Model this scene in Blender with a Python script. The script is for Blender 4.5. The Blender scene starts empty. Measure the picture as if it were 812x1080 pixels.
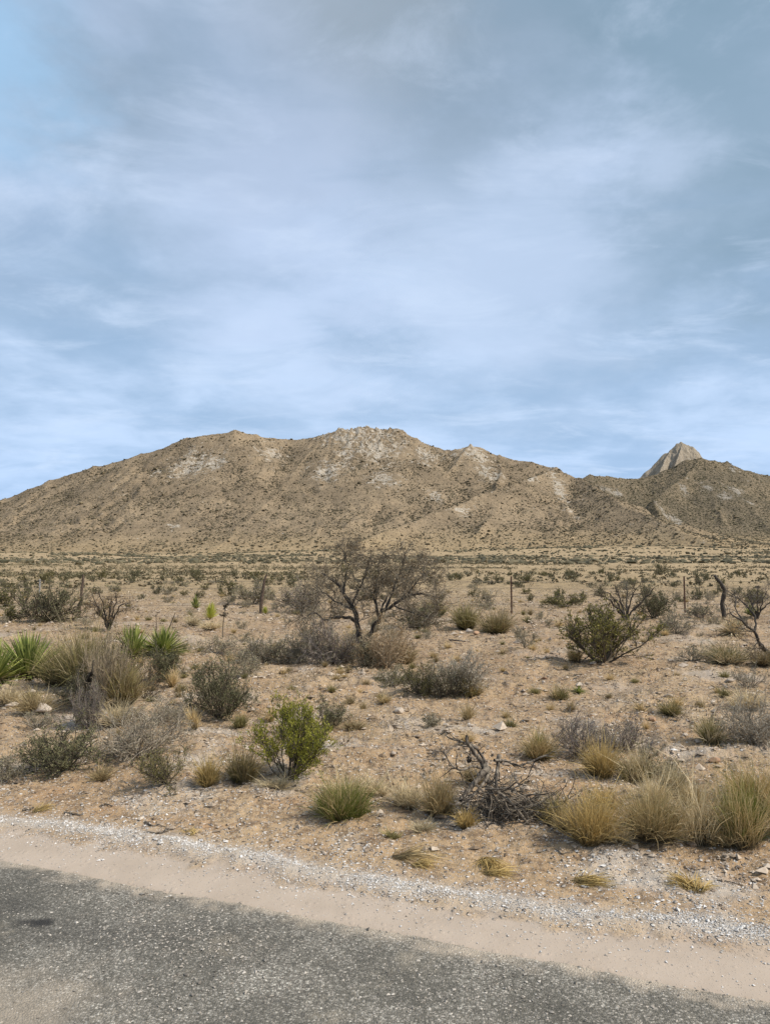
import bpy, math
import numpy as np
from mathutils import Vector
rad = math.radians
C = bpy.context.scene.collection
sc = bpy.context.scene
CAMH, F = 1.7, 800.0
TH = math.atan(60/800); CT, ST = math.cos(TH), math.sin(TH)

# ------------------------------------------------------------------ noise
def _h(ix, iy, seed):
    n = (ix.astype(np.int64)*374761393 + iy.astype(np.int64)*668265263 + seed*1442695041) & 0xffffffff
    n = ((n ^ (n >> 13)) * 1274126177) & 0xffffffff
    return (n ^ (n >> 16)) & 0xffffffff
def gnoise(x, y, seed=0):
    x = np.asarray(x, float); y = np.asarray(y, float)
    ix = np.floor(x); iy = np.floor(y); fx = x-ix; fy = y-iy
    ux = fx*fx*fx*(fx*(fx*6-15)+10); uy = fy*fy*fy*(fy*(fy*6-15)+10)
    def g(dx, dy):
        a = _h(ix+dx, iy+dy, seed)*(2*math.pi/4294967296.0)
        return np.cos(a)*(fx-dx)+np.sin(a)*(fy-dy)
    a = g(0,0); b = g(1,0); c = g(0,1); d = g(1,1)
    return (a+(b-a)*ux + ((c+(d-c)*ux)-(a+(b-a)*ux))*uy)*1.45
def fbm(x, y, o=4, seed=0, gain=.5):
    s = 0; a = 1; t = 0; f = 1.0
    for i in range(o):
        s = s+a*gnoise(np.asarray(x)*f+i*17.3, np.asarray(y)*f-i*9.1, seed+i); t += a; a *= gain; f *= 2.03
    return s/t
def ridged(x, y, o=4, seed=0):
    s = 0; a = 1; t = 0; f = 1.0
    for i in range(o):
        s = s+a*(1-2*np.abs(gnoise(np.asarray(x)*f+i*7.7, np.asarray(y)*f+i*3.1, seed+i))); t += a; a *= .5; f *= 2.1
    return s/t
def sst(a, b, x):
    t = np.clip((x-a)/(b-a), 0, 1); return t*t*(3-2*t)

# ------------------------------------------------------------------ ground
P0 = np.array([-2.2545, 4.5824]); RU = np.array([.931645, -.363369]); RN = np.array([.363369, .931645])
def st(x, y):
    return (x-P0[0])*RN[0]+(y-P0[1])*RN[1], (x-P0[0])*RU[0]+(y-P0[1])*RU[1]
def wind_c(t): return .50+.06*np.sin(t*1.7+.4)+.05*gnoise(t*2.3, t*0+3.3, 5)+.04*gnoise(t*7, t*0, 6)
def Z(x, y):
    x = np.asarray(x, float); y = np.asarray(y, float)
    s, t = st(x, y)
    nat = sst(.55, 1.9, s)
    z = -.024+.023*sst(-.07, .04, s)
    z = z+.028*np.exp(-((s-wind_c(t))/.11)**2)*(.7+.5*gnoise(x*5, y*5, 9))*(s > 0)
    z = z+nat*(.10*fbm(x*.33, y*.33, 3, 11)+.07*np.clip(ridged(x*.9, y*.9, 2, 14), 0, 1)*sst(1.2, 2.6, s)*.6+.05*fbm(x*1.3, y*1.3, 3, 12)+.05)
    z = z+sst(.45, 1.3, s)*(.040*np.abs(fbm(x*2.6, y*2.6, 3, 16))+.030*fbm(x*6, y*6, 3, 13)+.012*fbm(x*21, y*21, 2, 15))
    z = z+sst(1.2, 2., s)*.05*sst(.02, .10, fbm(x*1.2+.3*y, y*1.6, 3, 17))*sst(-.2, .2, gnoise(x*.5, y*.5, 18))
    z = z+.002*gnoise(x*9, y*9, 31)
    yy = np.sqrt(np.maximum(y-36, 0)**2+400)-20
    fan = .0165*np.where(y > 36, yy, 0)
    fan = np.where(fan > 40, 40+22*(1-np.exp(-(fan-40)/22)), fan)
    z = z+fan+sst(650, 1750, y)*(5+17*sst(-700, 500, x))+sst(400, 1000, y)*9*fbm(x/620., y/800., 2, 24)+sst(450, 1300, y)*7*fbm(x/170., y/240., 3, 26)+sst(45, 140, y)*(.7*fbm(x*.012, y*.02, 3, 21)+.25*fbm(x*.06, y*.06, 2, 22))
    z = z-sst(-2, -40, y)*.3
    return z
def pdir(px, py):
    x = (px-406)/F; v = -(py-540)/F
    return np.array([x, CT-v*ST, ST+v*CT])
def ghit(px, py):
    d = pdir(px, py); dd = np.concatenate([np.linspace(.8, 12, 1800), np.linspace(12, 80, 1500)[1:], np.linspace(80, 2500, 500)[1:]])
    k = dd/d[1]; z = Z(d[0]*k, dd); below = np.nonzero(CAMH+d[2]*k < z)[0]
    i = below[0] if len(below) else -1
    return float(d[0]*k[i]), float(dd[i])

# ------------------------------------------------------------------ mesh building
class M:
    def __init__(s): s.V = []; s.Q = []; s.T = []; s.A = {}; s.n = 0
    def add(s, V, Q=None, T=None, **at):
        V = np.asarray(V, float).reshape(-1, 3)
        if Q is not None and len(Q): s.Q.append(np.asarray(Q)+s.n)
        if T is not None and len(T): s.T.append(np.asarray(T)+s.n)
        s.V.append(V)
        for k in ('rnd', 'tt'):
            a = at.get(k); a = np.full(len(V), .5) if a is None else np.broadcast_to(a, (len(V),))
            s.A.setdefault(k, []).append(a)
        s.n += len(V)
    def mesh(s, name, smooth=False, extra=None):
        V = np.concatenate(s.V); q = np.concatenate(s.Q) if s.Q else np.zeros((0, 4), int)
        t = np.concatenate(s.T) if s.T else np.zeros((0, 3), int)
        return rawmesh(name, V, q, t, {k: np.concatenate(a) for k, a in s.A.items()} | (extra or {}), smooth)
def rawmesh(name, V, q, t, attrs, smooth=False):
    me = bpy.data.meshes.new(name); me.vertices.add(len(V)); me.vertices.foreach_set('co', V.astype(np.float32).ravel())
    nl = q.size+t.size; me.loops.add(nl); me.loops.foreach_set('vertex_index', np.concatenate([q.ravel(), t.ravel()]).astype(np.int32))
    me.polygons.add(len(q)+len(t))
    ls = np.concatenate([np.arange(len(q))*4, q.size+np.arange(len(t))*3]).astype(np.int32)
    me.polygons.foreach_set('loop_start', ls)
    me.polygons.foreach_set('use_smooth', np.full(len(q)+len(t), smooth))
    for k, a in attrs.items():
        at = me.attributes.new(k, 'FLOAT', 'POINT'); at.data.foreach_set('value', np.asarray(a, np.float32))
    me.update(calc_edges=True); me.validate()
    return me
def obj(name, me, mat=None, parent=None):
    if isinstance(me, M): me = me.mesh(name)
    o = bpy.data.objects.new(name, me); C.objects.link(o)
    if mat: me.materials.clear(); me.materials.append(mat)
    if parent: o.parent = parent
    return o
def tag(o, label=None, cat=None, group=None, kind=None):
    for k, v in (('label', label), ('category', cat), ('group', group), ('kind', kind)):
        if v: o[k] = v
    return o
def empty(name, loc, rz=0):
    o = bpy.data.objects.new(name, None); C.objects.link(o); o.location = loc; o.rotation_euler = (0, 0, rz); o.empty_display_size = .1
    return o
def nrm(v): return v/np.maximum(np.linalg.norm(v, axis=-1, keepdims=True), 1e-9)
def ribbons(m, P, W, rng, rnd=None, tt=None):
    N, K, _ = P.shape
    t = nrm(P[:, -1]-P[:, 0]); side = nrm(np.cross(t, rng.normal(size=(N, 3))))
    A = P+side[:, None]*W[..., None]*.5; B = P-side[:, None]*W[..., None]*.5
    V = np.stack([A, B], 2).reshape(-1, 3)
    i = (np.arange(N)[:, None]*K+np.arange(K-1)[None]).ravel()*2
    Q = np.stack([i, i+1, i+3, i+2], 1)
    r = rng.random(N) if rnd is None else rnd
    tv = np.linspace(0, 1, K) if tt is None else tt
    m.add(V, Q, rnd=np.repeat(r, K*2), tt=np.tile(np.repeat(tv, 2), N) if tv.ndim == 1 else np.repeat(tv.ravel(), 2))
def tubes(m, P, R, rng, sides=3, rnd=None):
    N, K, _ = P.shape
    T = np.gradient(P, axis=1); T = nrm(T)
    ref = nrm(rng.normal(size=(N, 1, 3))+np.zeros((N, K, 3))); U = nrm(np.cross(T, ref)); W = np.cross(T, U)
    a = np.arange(sides)/sides*2*math.pi
    V = P[:, :, None]+R[:, :, None, None]*(U[:, :, None]*np.cos(a)[None, None, :, None]+W[:, :, None]*np.sin(a)[None, None, :, None])
    base = (np.arange(N)[:, None, None]*K+np.arange(K-1)[None, :, None])*sides
    s0 = np.arange(sides)[None, None]; s1 = (s0+1) % sides
    Q = np.stack([base+s0, base+s1, base+sides+s1, base+sides+s0], -1).reshape(-1, 4)
    r = rng.random(N) if rnd is None else rnd
    m.add(V.reshape(-1, 3), Q, rnd=np.repeat(r, K*sides), tt=np.tile(np.repeat(np.linspace(0, 1, K), sides), N))
def leaves(m, c, size, rng, asp=.5, up=0., d=None):
    N = len(c)
    if d is None: d = rng.normal(size=(N, 3)); d[:, 2] += up
    d = nrm(d)
    s = nrm(np.cross(d, rng.normal(size=(N, 3)))); L = size*(.6+.8*rng.random(N))[:, None]
    V = np.stack([c, c+d*L*.5+s*L*asp*.5, c+d*L, c+d*L*.5-s*L*asp*.5], 1).reshape(-1, 3)
    i = np.arange(N)*4
    m.add(V, np.stack([i, i+1, i+2, i+3], 1), rnd=np.repeat(rng.random(N), 4), tt=np.full(N*4, .7))
def grow(rng, P, n, L, dev, up=0., K=4, tmin=.25, wob=.25, tmax=1.):
    """n children on each polyline of P"""
    N, KP, _ = P.shape; idx = np.repeat(np.arange(N), n)
    t = tmin+(tmax-tmin)*rng.random(len(idx)); f = t*(KP-1); k = np.minimum(f.astype(int), KP-2); f = (f-k)[:, None]
    a = P[idx, k]; b = P[idx, k+1]; p = a+(b-a)*f
    d = nrm(nrm(b-a)+dev*rng.normal(size=p.shape)+np.array([0, 0, up]))
    Ls = L*(.45+.9*rng.random(len(idx)))*(1.15-.45*t)
    return walk(rng, p, d, Ls, K, wob, up*.3)
def walk(rng, p, d, Ls, K, wob, up=0.):
    out = [p]; st_ = (Ls/(K-1))[:, None]
    for _ in range(K-1):
        p = p+d*st_; out.append(p); d = nrm(d+wob*rng.normal(size=d.shape)+np.array([0, 0, up]))
    return np.stack(out, 1)
def pts_on(rng, P, n, tmin=.2):
    N, K, _ = P.shape; idx = rng.integers(0, N, n); f = (tmin+(1-tmin)*rng.random(n))*(K-1); k = np.minimum(f.astype(int), K-2); f = (f-k)[:, None]
    a = P[idx, k]; b = P[idx, k+1]
    return a+(b-a)*f, nrm(b-a)
def taper(N, K, r0, r1=.3): return np.broadcast_to(r0*np.linspace(1, r1, K), (N, K)).copy()

# ------------------------------------------------------------------ materials
def newmat(name):
    m = bpy.data.materials.new(name); m.use_nodes = True; nt = m.node_tree; b = nt.nodes['Principled BSDF']
    b.inputs['Roughness'].default_value = .85; b.inputs['Specular IOR Level'].default_value = .25
    return m, nt, b
class NT:
    def __init__(s, nt): s.nt = nt
    def n(s, t, **k):
        o = s.nt.nodes.new(t)
        for a, v in k.items(): setattr(o, a, v)
        return o
    def l(s, a, b): s.nt.links.new(a, b)
    def attr(s, name): return s.n('ShaderNodeAttribute', attribute_name=name).outputs['Fac']
    def val(s, v, sock):
        if isinstance(v, (int, float)): sock.default_value = v
        elif isinstance(v, tuple): sock.default_value = (*v, 1) if len(v) == 3 and sock.type == 'RGBA' else v
        else: s.l(v, sock)
    def mix(s, f, a, b, bt='MIX'):
        o = s.n('ShaderNodeMix', data_type='RGBA', blend_type=bt); s.val(f, o.inputs[0]); s.val(a, o.inputs[6]); s.val(b, o.inputs[7]); return o.outputs[2]
    def math(s, op, a, b=0., c=None, clamp=False):
        o = s.n('ShaderNodeMath', operation=op, use_clamp=clamp); s.val(a, o.inputs[0]); s.val(b, o.inputs[1])
        if c is not None: s.val(c, o.inputs[2])
        return o.outputs[0]
    def pos(s, scale=None):
        p = s.n('ShaderNodeNewGeometry').outputs['Position']
        if scale:
            v = s.n('ShaderNodeVectorMath', operation='MULTIPLY'); s.l(p, v.inputs[0]); v.inputs[1].default_value = scale; return v.outputs[0]
        return p
    def noise(s, vec, sc_, det=4, rough=.55, dist=0.):
        o = s.n('ShaderNodeTexNoise'); s.l(vec, o.inputs['Vector']); o.inputs['Scale'].default_value = sc_; o.inputs['Detail'].default_value = det
        o.inputs['Roughness'].default_value = rough; o.inputs['Distortion'].default_value = dist; return o.outputs['Fac']
    def vor(s, vec, sc_, feat='F1', out='Distance', rnd=1.):
        o = s.n('ShaderNodeTexVoronoi', feature=feat); s.l(vec, o.inputs['Vector']); o.inputs['Scale'].default_value = sc_; o.inputs['Randomness'].default_value = rnd; return o.outputs[out]
    def rng(s, v, a, b, c=0., d=1.):
        o = s.n('ShaderNodeMapRange', interpolation_type='SMOOTHSTEP'); s.l(v, o.inputs[0])
        for i, q in enumerate((a, b, c, d)): o.inputs[i+1].default_value = q
        return o.outputs[0]
    def bump(s, h, strength, dist, normal=None):
        o = s.n('ShaderNodeBump'); s.l(h, o.inputs['Height']); o.inputs['Strength'].default_value = strength; o.inputs['Distance'].default_value = dist
        if normal is not None: s.l(normal, o.inputs['Normal'])
        return o.outputs[0]
_veg = {}
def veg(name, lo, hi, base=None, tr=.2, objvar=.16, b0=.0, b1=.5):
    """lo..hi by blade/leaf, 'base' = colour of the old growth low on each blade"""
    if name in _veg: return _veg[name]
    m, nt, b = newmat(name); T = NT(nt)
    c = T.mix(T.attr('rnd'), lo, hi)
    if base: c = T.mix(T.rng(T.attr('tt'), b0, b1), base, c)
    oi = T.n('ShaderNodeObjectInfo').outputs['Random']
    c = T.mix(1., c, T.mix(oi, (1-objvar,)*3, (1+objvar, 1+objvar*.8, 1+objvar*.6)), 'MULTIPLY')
    T.l(c, b.inputs['Base Color'])
    if tr:
        out = nt.nodes['Material Output']; t = T.n('ShaderNodeBsdfTranslucent'); T.l(c, t.inputs[0]); ms = T.n('ShaderNodeMixShader'); ms.inputs[0].default_value = tr
        T.l(b.outputs[0], ms.inputs[1]); T.l(t.outputs[0], ms.inputs[2]); T.l(ms.outputs[0], out.inputs[0])
    _veg[name] = m; return m
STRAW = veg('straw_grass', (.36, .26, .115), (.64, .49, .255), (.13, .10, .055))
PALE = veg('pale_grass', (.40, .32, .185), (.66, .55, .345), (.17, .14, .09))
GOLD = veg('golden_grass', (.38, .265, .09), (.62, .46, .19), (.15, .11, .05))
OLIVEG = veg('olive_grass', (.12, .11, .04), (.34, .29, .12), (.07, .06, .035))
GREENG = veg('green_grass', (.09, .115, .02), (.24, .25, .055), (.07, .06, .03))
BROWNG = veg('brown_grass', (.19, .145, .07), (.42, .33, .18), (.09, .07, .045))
GREYLF = veg('grey_leaves', (.14, .128, .07), (.34, .305, .195), None, .15)
DGREYLF = veg('dark_grey_leaves', (.075, .076, .035), (.23, .22, .115), None, .15)
OLIVELF = veg('olive_leaves', (.09, .09, .03), (.24, .21, .08), None, .2)
GREENLF = veg('green_leaves', (.15, .16, .022), (.43, .40, .06), None, .25)
CREOLF = veg('creosote_leaves', (.14, .13, .03), (.31, .27, .08), None, .2)
PALELF = veg('pale_leaves', (.34, .31, .24), (.58, .53, .43), None, .15)
BROWNLF = veg('brown_leaves', (.16, .10, .045), (.34, .23, .11), None, .15)
DTWIG = veg('dark_twigs', (.045, .036, .026), (.14, .115, .08), None, 0)
MTWIG = veg('mesquite_twigs', (.09, .072, .05), (.25, .21, .15), None, 0)
GTWIG = veg('grey_twigs', (.13, .108, .078), (.40, .345, .265), None, 0)
PTWIG = veg('purple_grey_twigs', (.10, .08, .07), (.29, .245, .21), None, 0)
TTWIG = veg('tan_twigs', (.22, .17, .11), (.42, .34, .23), None, 0)
DEADW = veg('dead_wood', (.045, .035, .026), (.23, .19, .145), None, 0)
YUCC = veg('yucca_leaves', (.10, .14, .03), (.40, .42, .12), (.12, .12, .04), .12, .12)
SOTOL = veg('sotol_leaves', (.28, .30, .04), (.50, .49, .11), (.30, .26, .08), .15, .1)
SKIRT = veg('dead_skirt', (.40, .32, .19), (.64, .54, .36), None, .1)

def bark(name, lo, hi):
    m, nt, b = newmat(name); T = NT(nt)
    tc = T.n('ShaderNodeTexCoord').outputs['Object']
    v = T.n('ShaderNodeVectorMath', operation='MULTIPLY'); T.l(tc, v.inputs[0]); v.inputs[1].default_value = (1, 1, .25)
    f = T.noise(v.outputs[0], 45, 5, .65)
    c = T.mix(T.rng(f, .35, .7), lo, hi); T.l(c, b.inputs['Base Color']); T.l(T.bump(f, .8, .01), b.inputs['Normal']); return m
BARK = bark('mesquite_bark', (.03, .025, .02), (.11, .09, .07))
POSTW = bark('weathered_post_wood', (.05, .035, .025), (.17, .12, .085))
DEADB = bark('weathered_dead_wood', (.035, .026, .02), (.27, .225, .17))
def plain(name, c, r=.8, metal=0.):
    m, nt, b = newmat(name); T = NT(nt); f = T.noise(T.pos(), 12, 4)
    T.l(T.mix(f, tuple(x*.7 for x in c), tuple(min(1, x*1.3) for x in c)), b.inputs['Base Color']); b.inputs['Roughness'].default_value = r; b.inputs['Metallic'].default_value = metal
    return m
STEEL = plain('rusty_steel', (.10, .055, .035), .75)
PSTEEL = plain('pale_weathered_steel', (.42, .40, .36), .7)
WIREM = plain('galvanised_wire', (.20, .17, .14), .5, .4)

def stone_mat(name, lo, hi, objvar=True):
    m, nt, b = newmat(name); T = NT(nt)
    oc = T.n('ShaderNodeTexCoord').outputs['Object']
    c = T.mix(T.attr('rnd'), lo, hi)
    c = T.mix(T.rng(T.noise(oc, 30, 4), .3, .7, .0, .6), c, T.mix(1., c, (.62, .55, .48), 'MULTIPLY'))
    oi = T.n('ShaderNodeObjectInfo').outputs['Random']
    if objvar: c = T.mix(1., c, T.mix(oi, (.75, .72, .7), (1.15, 1.12, 1.1)), 'MULTIPLY')
    T.l(c, b.inputs['Base Color']); T.l(T.bump(T.noise(oc, 60, 4), .5, .004), b.inputs['Normal']); return m
CHIP = stone_mat('pale_gravel', (.36, .33, .29), (.76, .735, .70), False)
SAND_CHIP = stone_mat('sandy_pebbles', (.20, .145, .095), (.56, .47, .37), False)
ROCKP = stone_mat('pale_stone', (.40, .34, .27), (.54, .48, .40))
ROCKR = stone_mat('reddish_stone', (.34, .21, .13), (.46, .31, .20))

# soil of plain and shoulder
def soil_mat():
    m, nt, b = newmat('desert_soil'); T = NT(nt); p = T.pos()
    sx = T.n('ShaderNodeSeparateXYZ'); T.l(p, sx.inputs[0]); dist = sx.outputs['Y']
    big = T.noise(p, .35, 5, .6, .6); mid = T.noise(p, 2.2, 5, .65, .3); fine = T.noise(p, 18, 5, .7); far = T.noise(p, .03, 5, .6)
    c = T.mix(T.rng(big, .35, .65), (.30, .195, .105), (.395, .28, .165))
    c = T.mix(T.rng(mid, .48, .72, 0, .65), c, (.32, .18, .09))
    c = T.mix(T.rng(fine, .35, .7, 0, .5), c, (.49, .355, .22))
    c = T.mix(T.rng(T.noise(p, 6.5, 6, .85), .49, .60, 0, .85), c, (.15, .10, .062))       # crusted, darker humus specks
    c = T.mix(T.math('MULTIPLY', T.attr('grey'), T.rng(mid, .3, .6, .35, .9)), c, (.47, .43, .375))
    # pebbles in the soil
    v1 = T.n('ShaderNodeTexVoronoi'); T.l(p, v1.inputs['Vector']); v1.inputs['Scale'].default_value = 26
    sp = T.n('ShaderNodeSeparateColor'); T.l(v1.outputs['Color'], sp.inputs[0])
    pm = T.math('MULTIPLY', T.rng(v1.outputs['Distance'], .42, .25), T.math('GREATER_THAN', sp.outputs[0], .70))
    pc = T.mix(sp.outputs[1], (.24, .17, .12), (.74, .68, .60)); 
    v2 = T.n('ShaderNodeTexVoronoi'); T.l(p, v2.inputs['Vector']); v2.inputs['Scale'].default_value = 95
    sp2 = T.n('ShaderNodeSeparateColor'); T.l(v2.outputs['Color'], sp2.inputs[0])
    pm2 = T.math('MULTIPLY', T.rng(v2.outputs['Distance'], .45, .3), T.math('GREATER_THAN', sp2.outputs[0], .62))
    pc2 = T.mix(sp2.outputs[1], (.25, .18, .13), (.80, .75, .68))
    nodirt = T.math('SUBTRACT', 1., T.attr('dirt'))
    c = T.mix(T.math('MULTIPLY', pm2, T.math('MULTIPLY', nodirt, .75)), c, pc2)
    c = T.mix(T.math('MULTIPLY', pm, T.math('MULTIPLY', nodirt, .85)), c, pc)
    # wheel-worn dusty shoulder
    dc = T.mix(T.rng(T.noise(T.pos(), 3.2, 5), .3, .7), (.37, .30, .235), (.415, .34, .27))
    dc = T.mix(T.rng(T.noise(p, 60, 3, .7), .4, .75, 0, .35), dc, (.40, .30, .21))
    c = T.mix(T.attr('dirt'), c, dc)
    # far plain: ochre and dry-grass coloured ground seen at a distance
    fc = T.mix(T.rng(far, .35, .65), (.33, .24, .135), (.405, .30, .175))
    fc = T.mix(T.rng(T.noise(p, .9, 6, .8), .47, .62, 0, .75), fc, (.17, .13, .08))
    c = T.mix(T.rng(dist, 18, 70), c, fc)
    T.l(c, b.inputs['Base Color'])
    h = T.math('ADD', T.math('MULTIPLY', fine, .6), T.math('MULTIPLY', pm2, .25)); h = T.math('ADD', h, T.math('MULTIPLY', pm, .6))
    h = T.math('MULTIPLY', h, T.math('SUBTRACT', 1.1, T.attr('dirt')))
    T.l(T.bump(h, 1., .03), b.inputs['Normal']); b.inputs['Roughness'].default_value = .95; b.inputs['Specular IOR Level'].default_value = .1
    return m
SOIL = soil_mat()

def asphalt_mat():
    m, nt, b = newmat('chip_seal_asphalt'); T = NT(nt); p = T.pos()
    def cells(scale):
        v = T.n('ShaderNodeTexVoronoi'); T.l(p, v.inputs['Vector']); v.inputs['Scale'].default_value = scale
        s = T.n('ShaderNodeSeparateColor'); T.l(v.outputs['Color'], s.inputs[0]); return v.outputs['Distance'], s
    d1, s1 = cells(120); d2, s2 = cells(72)
    blot = T.noise(p, 1.4, 5, .65, .4); blot2 = T.noise(p, 9, 4, .7)
    cr = T.n('ShaderNodeValToRGB'); e = cr.color_ramp; e.elements[0].position = 0; e.elements[0].color = (.085, .08, .07, 1); e.elements[1].position = 1; e.elements[1].color = (.54, .50, .42, 1)
    for q, c in ((.3, (.145, .130, .105, 1)), (.55, (.25, .226, .186, 1)), (.8, (.385, .345, .29, 1))):
        x = e.elements.new(q); x.color = c
    k = T.math('ADD', T.math('MULTIPLY', s1.outputs[0], .65), T.math('MULTIPLY', s2.outputs[1], .35)); k = T.math('ADD', k, T.rng(blot, .35, .65, .16, -.16)); k = T.math('ADD', k, T.rng(blot2, .3, .7, .06, -.07))
    T.l(k, cr.inputs[0]); c = cr.outputs[0]
    c = T.mix(T.rng(d2, .30, .52, 0, .6), c, (.085, .077, .06))
    c = T.mix(T.rng(T.noise(p, .9, 4, .6, .6), .46, .66, 0, .5), c, (.07, .065, .052)); c = T.mix(T.rng(T.noise(p, 2.3, 5, .7, .4), .55, .72, 0, .55), c, (.33, .28, .21))
    c = T.mix(T.math('MULTIPLY', T.attr('dust'), T.rng(blot2, .25, .7, .55, 1.)), c, (.47, .385, .29))
    c = T.mix(T.math('MULTIPLY', T.attr('stain'), T.rng(blot2, .2, .5, .6, 1.)), c, (.035, .032, .028))
    T.l(c, b.inputs['Base Color']); h = T.math('ADD', T.math('MULTIPLY', d1, -1.), T.math('MULTIPLY', s2.outputs[0], .5)); T.l(T.bump(h, .8, .006), b.inputs['Normal'])
    b.inputs['Roughness'].default_value = .9; return m
ASPH = asphalt_mat()

# ------------------------------------------------------------------ ground sheet
def build_ground():
    az = np.concatenate([np.linspace(-36, 36, 640), np.linspace(36, 324, 60)[1:-1]])*math.pi/180
    r = [CAMH*F/p for p in np.arange(1500, 34, -2.)]
    while r[-1] < 1200: r.append(r[-1]*1.0125)
    while r[-1] < 12000: r.append(r[-1]*1.04)
    r = np.array(r); A, R = np.meshgrid(az, r); X = R*np.sin(A); Y = R*np.cos(A)
    zz = Z(X, Y)
    s, t = st(X, Y)
    n = fbm(X*6, Y*6, 3, 40)
    wc = wind_c(t)
    dirt = sst(.02, -.10, s-wc+.10+.13*n)*(s < 3)
    dirt = np.clip(np.where(s < -7, 0, dirt), 0, 1)
    grey = np.exp(-((s-wc-.03)/.14)**2)*.8+.75*sst(.05, .40, fbm(X*1.1, Y*1.1, 3, 41))*sst(.3, .8, s)*sst(9, 2, s)+.5*sst(.1, .5, fbm(X*.5, Y*.5, 3, 42))*sst(3, 8, s)
    V = np.stack([X, Y, zz], -1).reshape(-1, 3); nr, na = X.shape
    i = (np.arange(nr-1)[:, None]*na+np.arange(na)[None]); j = np.arange(nr-1)[:, None]*na+(np.arange(na)[None]+1) % na
    Q = np.stack([i, j, j+na, i+na], -1).reshape(-1, 4)
    V = np.concatenate([V, [[0, 0, float(Z(0., 0.))]]]); c = len(V)-1; k = np.arange(na)
    Tt = np.stack([k, np.full(na, c), (k+1) % na], 1)
    ap = lambda a: np.append(np.clip(a, 0, 1).ravel(), 0)
    me = rawmesh('ground', V, Q, Tt, {'dirt': ap(dirt), 'grey': ap(grey)}, True)
    if me.polygons[len(me.polygons)//3].normal.z < 0: me.flip_normals()
    tag(obj('ground', me, SOIL), kind='structure')
build_ground()

def build_road():
    t = np.concatenate([-np.geomspace(400, 4, 60), np.linspace(-4, 8, 900)[1:-1], np.geomspace(8, 400, 60)])
    s = np.concatenate([[0.0, -.004, -.012], np.linspace(-.03, -2.6, 130), np.linspace(-2.6, -6.4, 30)[1:]])
    S, Tm = np.meshgrid(s, t)
    edge = .022*gnoise(Tm*1.3, Tm*0, 50)+.012*gnoise(Tm*6, Tm*0, 51)+.012*gnoise(Tm*22, Tm*0, 52)+.006*gnoise(Tm*70, Tm*0, 53)
    fade = np.exp(S/.25); Sx = S+edge*fade
    X = P0[0]+RU[0]*Tm+RN[0]*Sx; Y = P0[1]+RU[1]*Tm+RN[1]*Sx
    z = np.where(S > -.001, -.028, np.where(S > -.005, -.006, .0))+.003*gnoise(X*2, Y*2, 54)+.0015*gnoise(X*30, Y*30, 55)-.02*sst(-3, -6.4, S)+.006
    z = np.where(S < -6.35, -.05, z)
    dust = sst(-.14, .02, S+.14*fbm(X*9, Y*9, 3, 56))*.85
    q0 = np.array(ghit(-20, 1075)); dd = np.hypot((X-q0[0])/.34, (Y-q0[1])/.24)
    dust = np.maximum(dust, sst(1.9, .2, dd+.9*fbm(X*5, Y*5, 3, 57))*.55)
    a = np.array(ghit(38, 981)); b_ = np.array(ghit(8, 962)); e = np.array(ghit(120, 990))
    stain = sst(1.3, .5, np.hypot((X-a[0])/.10, (Y-a[1])/.045)+.5*fbm(X*12, Y*12, 2, 58))
    stain = np.maximum(stain, .4*sst(1.3, .3, np.hypot((X-b_[0])/.22, (Y-b_[1])/.1)+.4*fbm(X*7, Y*7, 2, 59)))
    stain = np.maximum(stain, .38*sst(1.5, .2, np.hypot((X-e[0])/.5, (Y-e[1])/.16)+.6*fbm(X*6, Y*6, 3, 60)))
    V = np.stack([X, Y, z], -1).reshape(-1, 3); n, k = X.shape; i = (np.arange(n-1)[:, None]*k+np.arange(k-1)[None]).ravel()
    me = rawmesh('road', V, np.stack([i, i+1, i+k+1, i+k], 1), np.zeros((0, 3), int), {'dust': dust.ravel(), 'stain': np.clip(stain, 0, 1).ravel()}, True)
    if me.polygons[5000].normal.z < 0: me.flip_normals()
    tag(obj('road', me, ASPH), kind='structure')
build_road()

# ------------------------------------------------------------------ stones
def chips(m, x, y, size, rng, sink=.25, flat=.6):
    """irregular eight-faced stones lying on the ground"""
    N = len(x)
    base = np.array([[1, 0, 0], [0, 1, 0], [-1, 0, 0], [0, -1, 0], [0, 0, 1], [0, 0, -1.]])
    V = base[None]*(1+.35*rng.normal(size=(N, 6, 1)))+.22*rng.normal(size=(N, 6, 3))
    V[..., 2] *= flat; a = rng.random(N)*6.28; c, s = np.cos(a)[:, None], np.sin(a)[:, None]
    X = V[..., 0]*c-V[..., 1]*s; Y = V[..., 0]*s+V[..., 1]*c
    V = np.stack([X, Y, V[..., 2]], -1)*(size*.5)[:, None, None]
    V += np.stack([x, y, Z(x, y)+size*.5*flat*(1-sink*2)], -1)[:, None]
    f = np.array([[0, 1, 4], [1, 2, 4], [2, 3, 4], [3, 0, 4], [1, 0, 5], [2, 1, 5], [3, 2, 5], [0, 3, 5]])
    T = (np.arange(N)[:, None, None]*6+f[None]).reshape(-1, 3)
    m.add(V.reshape(-1, 3), None, T, rnd=np.repeat(rng.random(N), 6))
rng = np.random.default_rng(7)
def st2xy(s, t): return P0[0]+RU[0]*t+RN[0]*s, P0[1]+RU[1]*t+RN[1]*s
m = M()
t = rng.uniform(-3.5, 7, 42000); s = wind_c(t)+.045+rng.normal(size=len(t))*np.where(rng.random(len(t)) < .5, .055, .17)*(1+.4*gnoise(t*1.9, t*0+8, 64))
keep = rng.random(len(t)) < .22+.78*sst(-.2, .3, fbm(t*1.9, s*4, 3, 61)); x, y = st2xy(s[keep], t[keep]); chips(m, x, y, rng.lognormal(math.log(.0075), .35, len(x)), rng)
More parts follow.
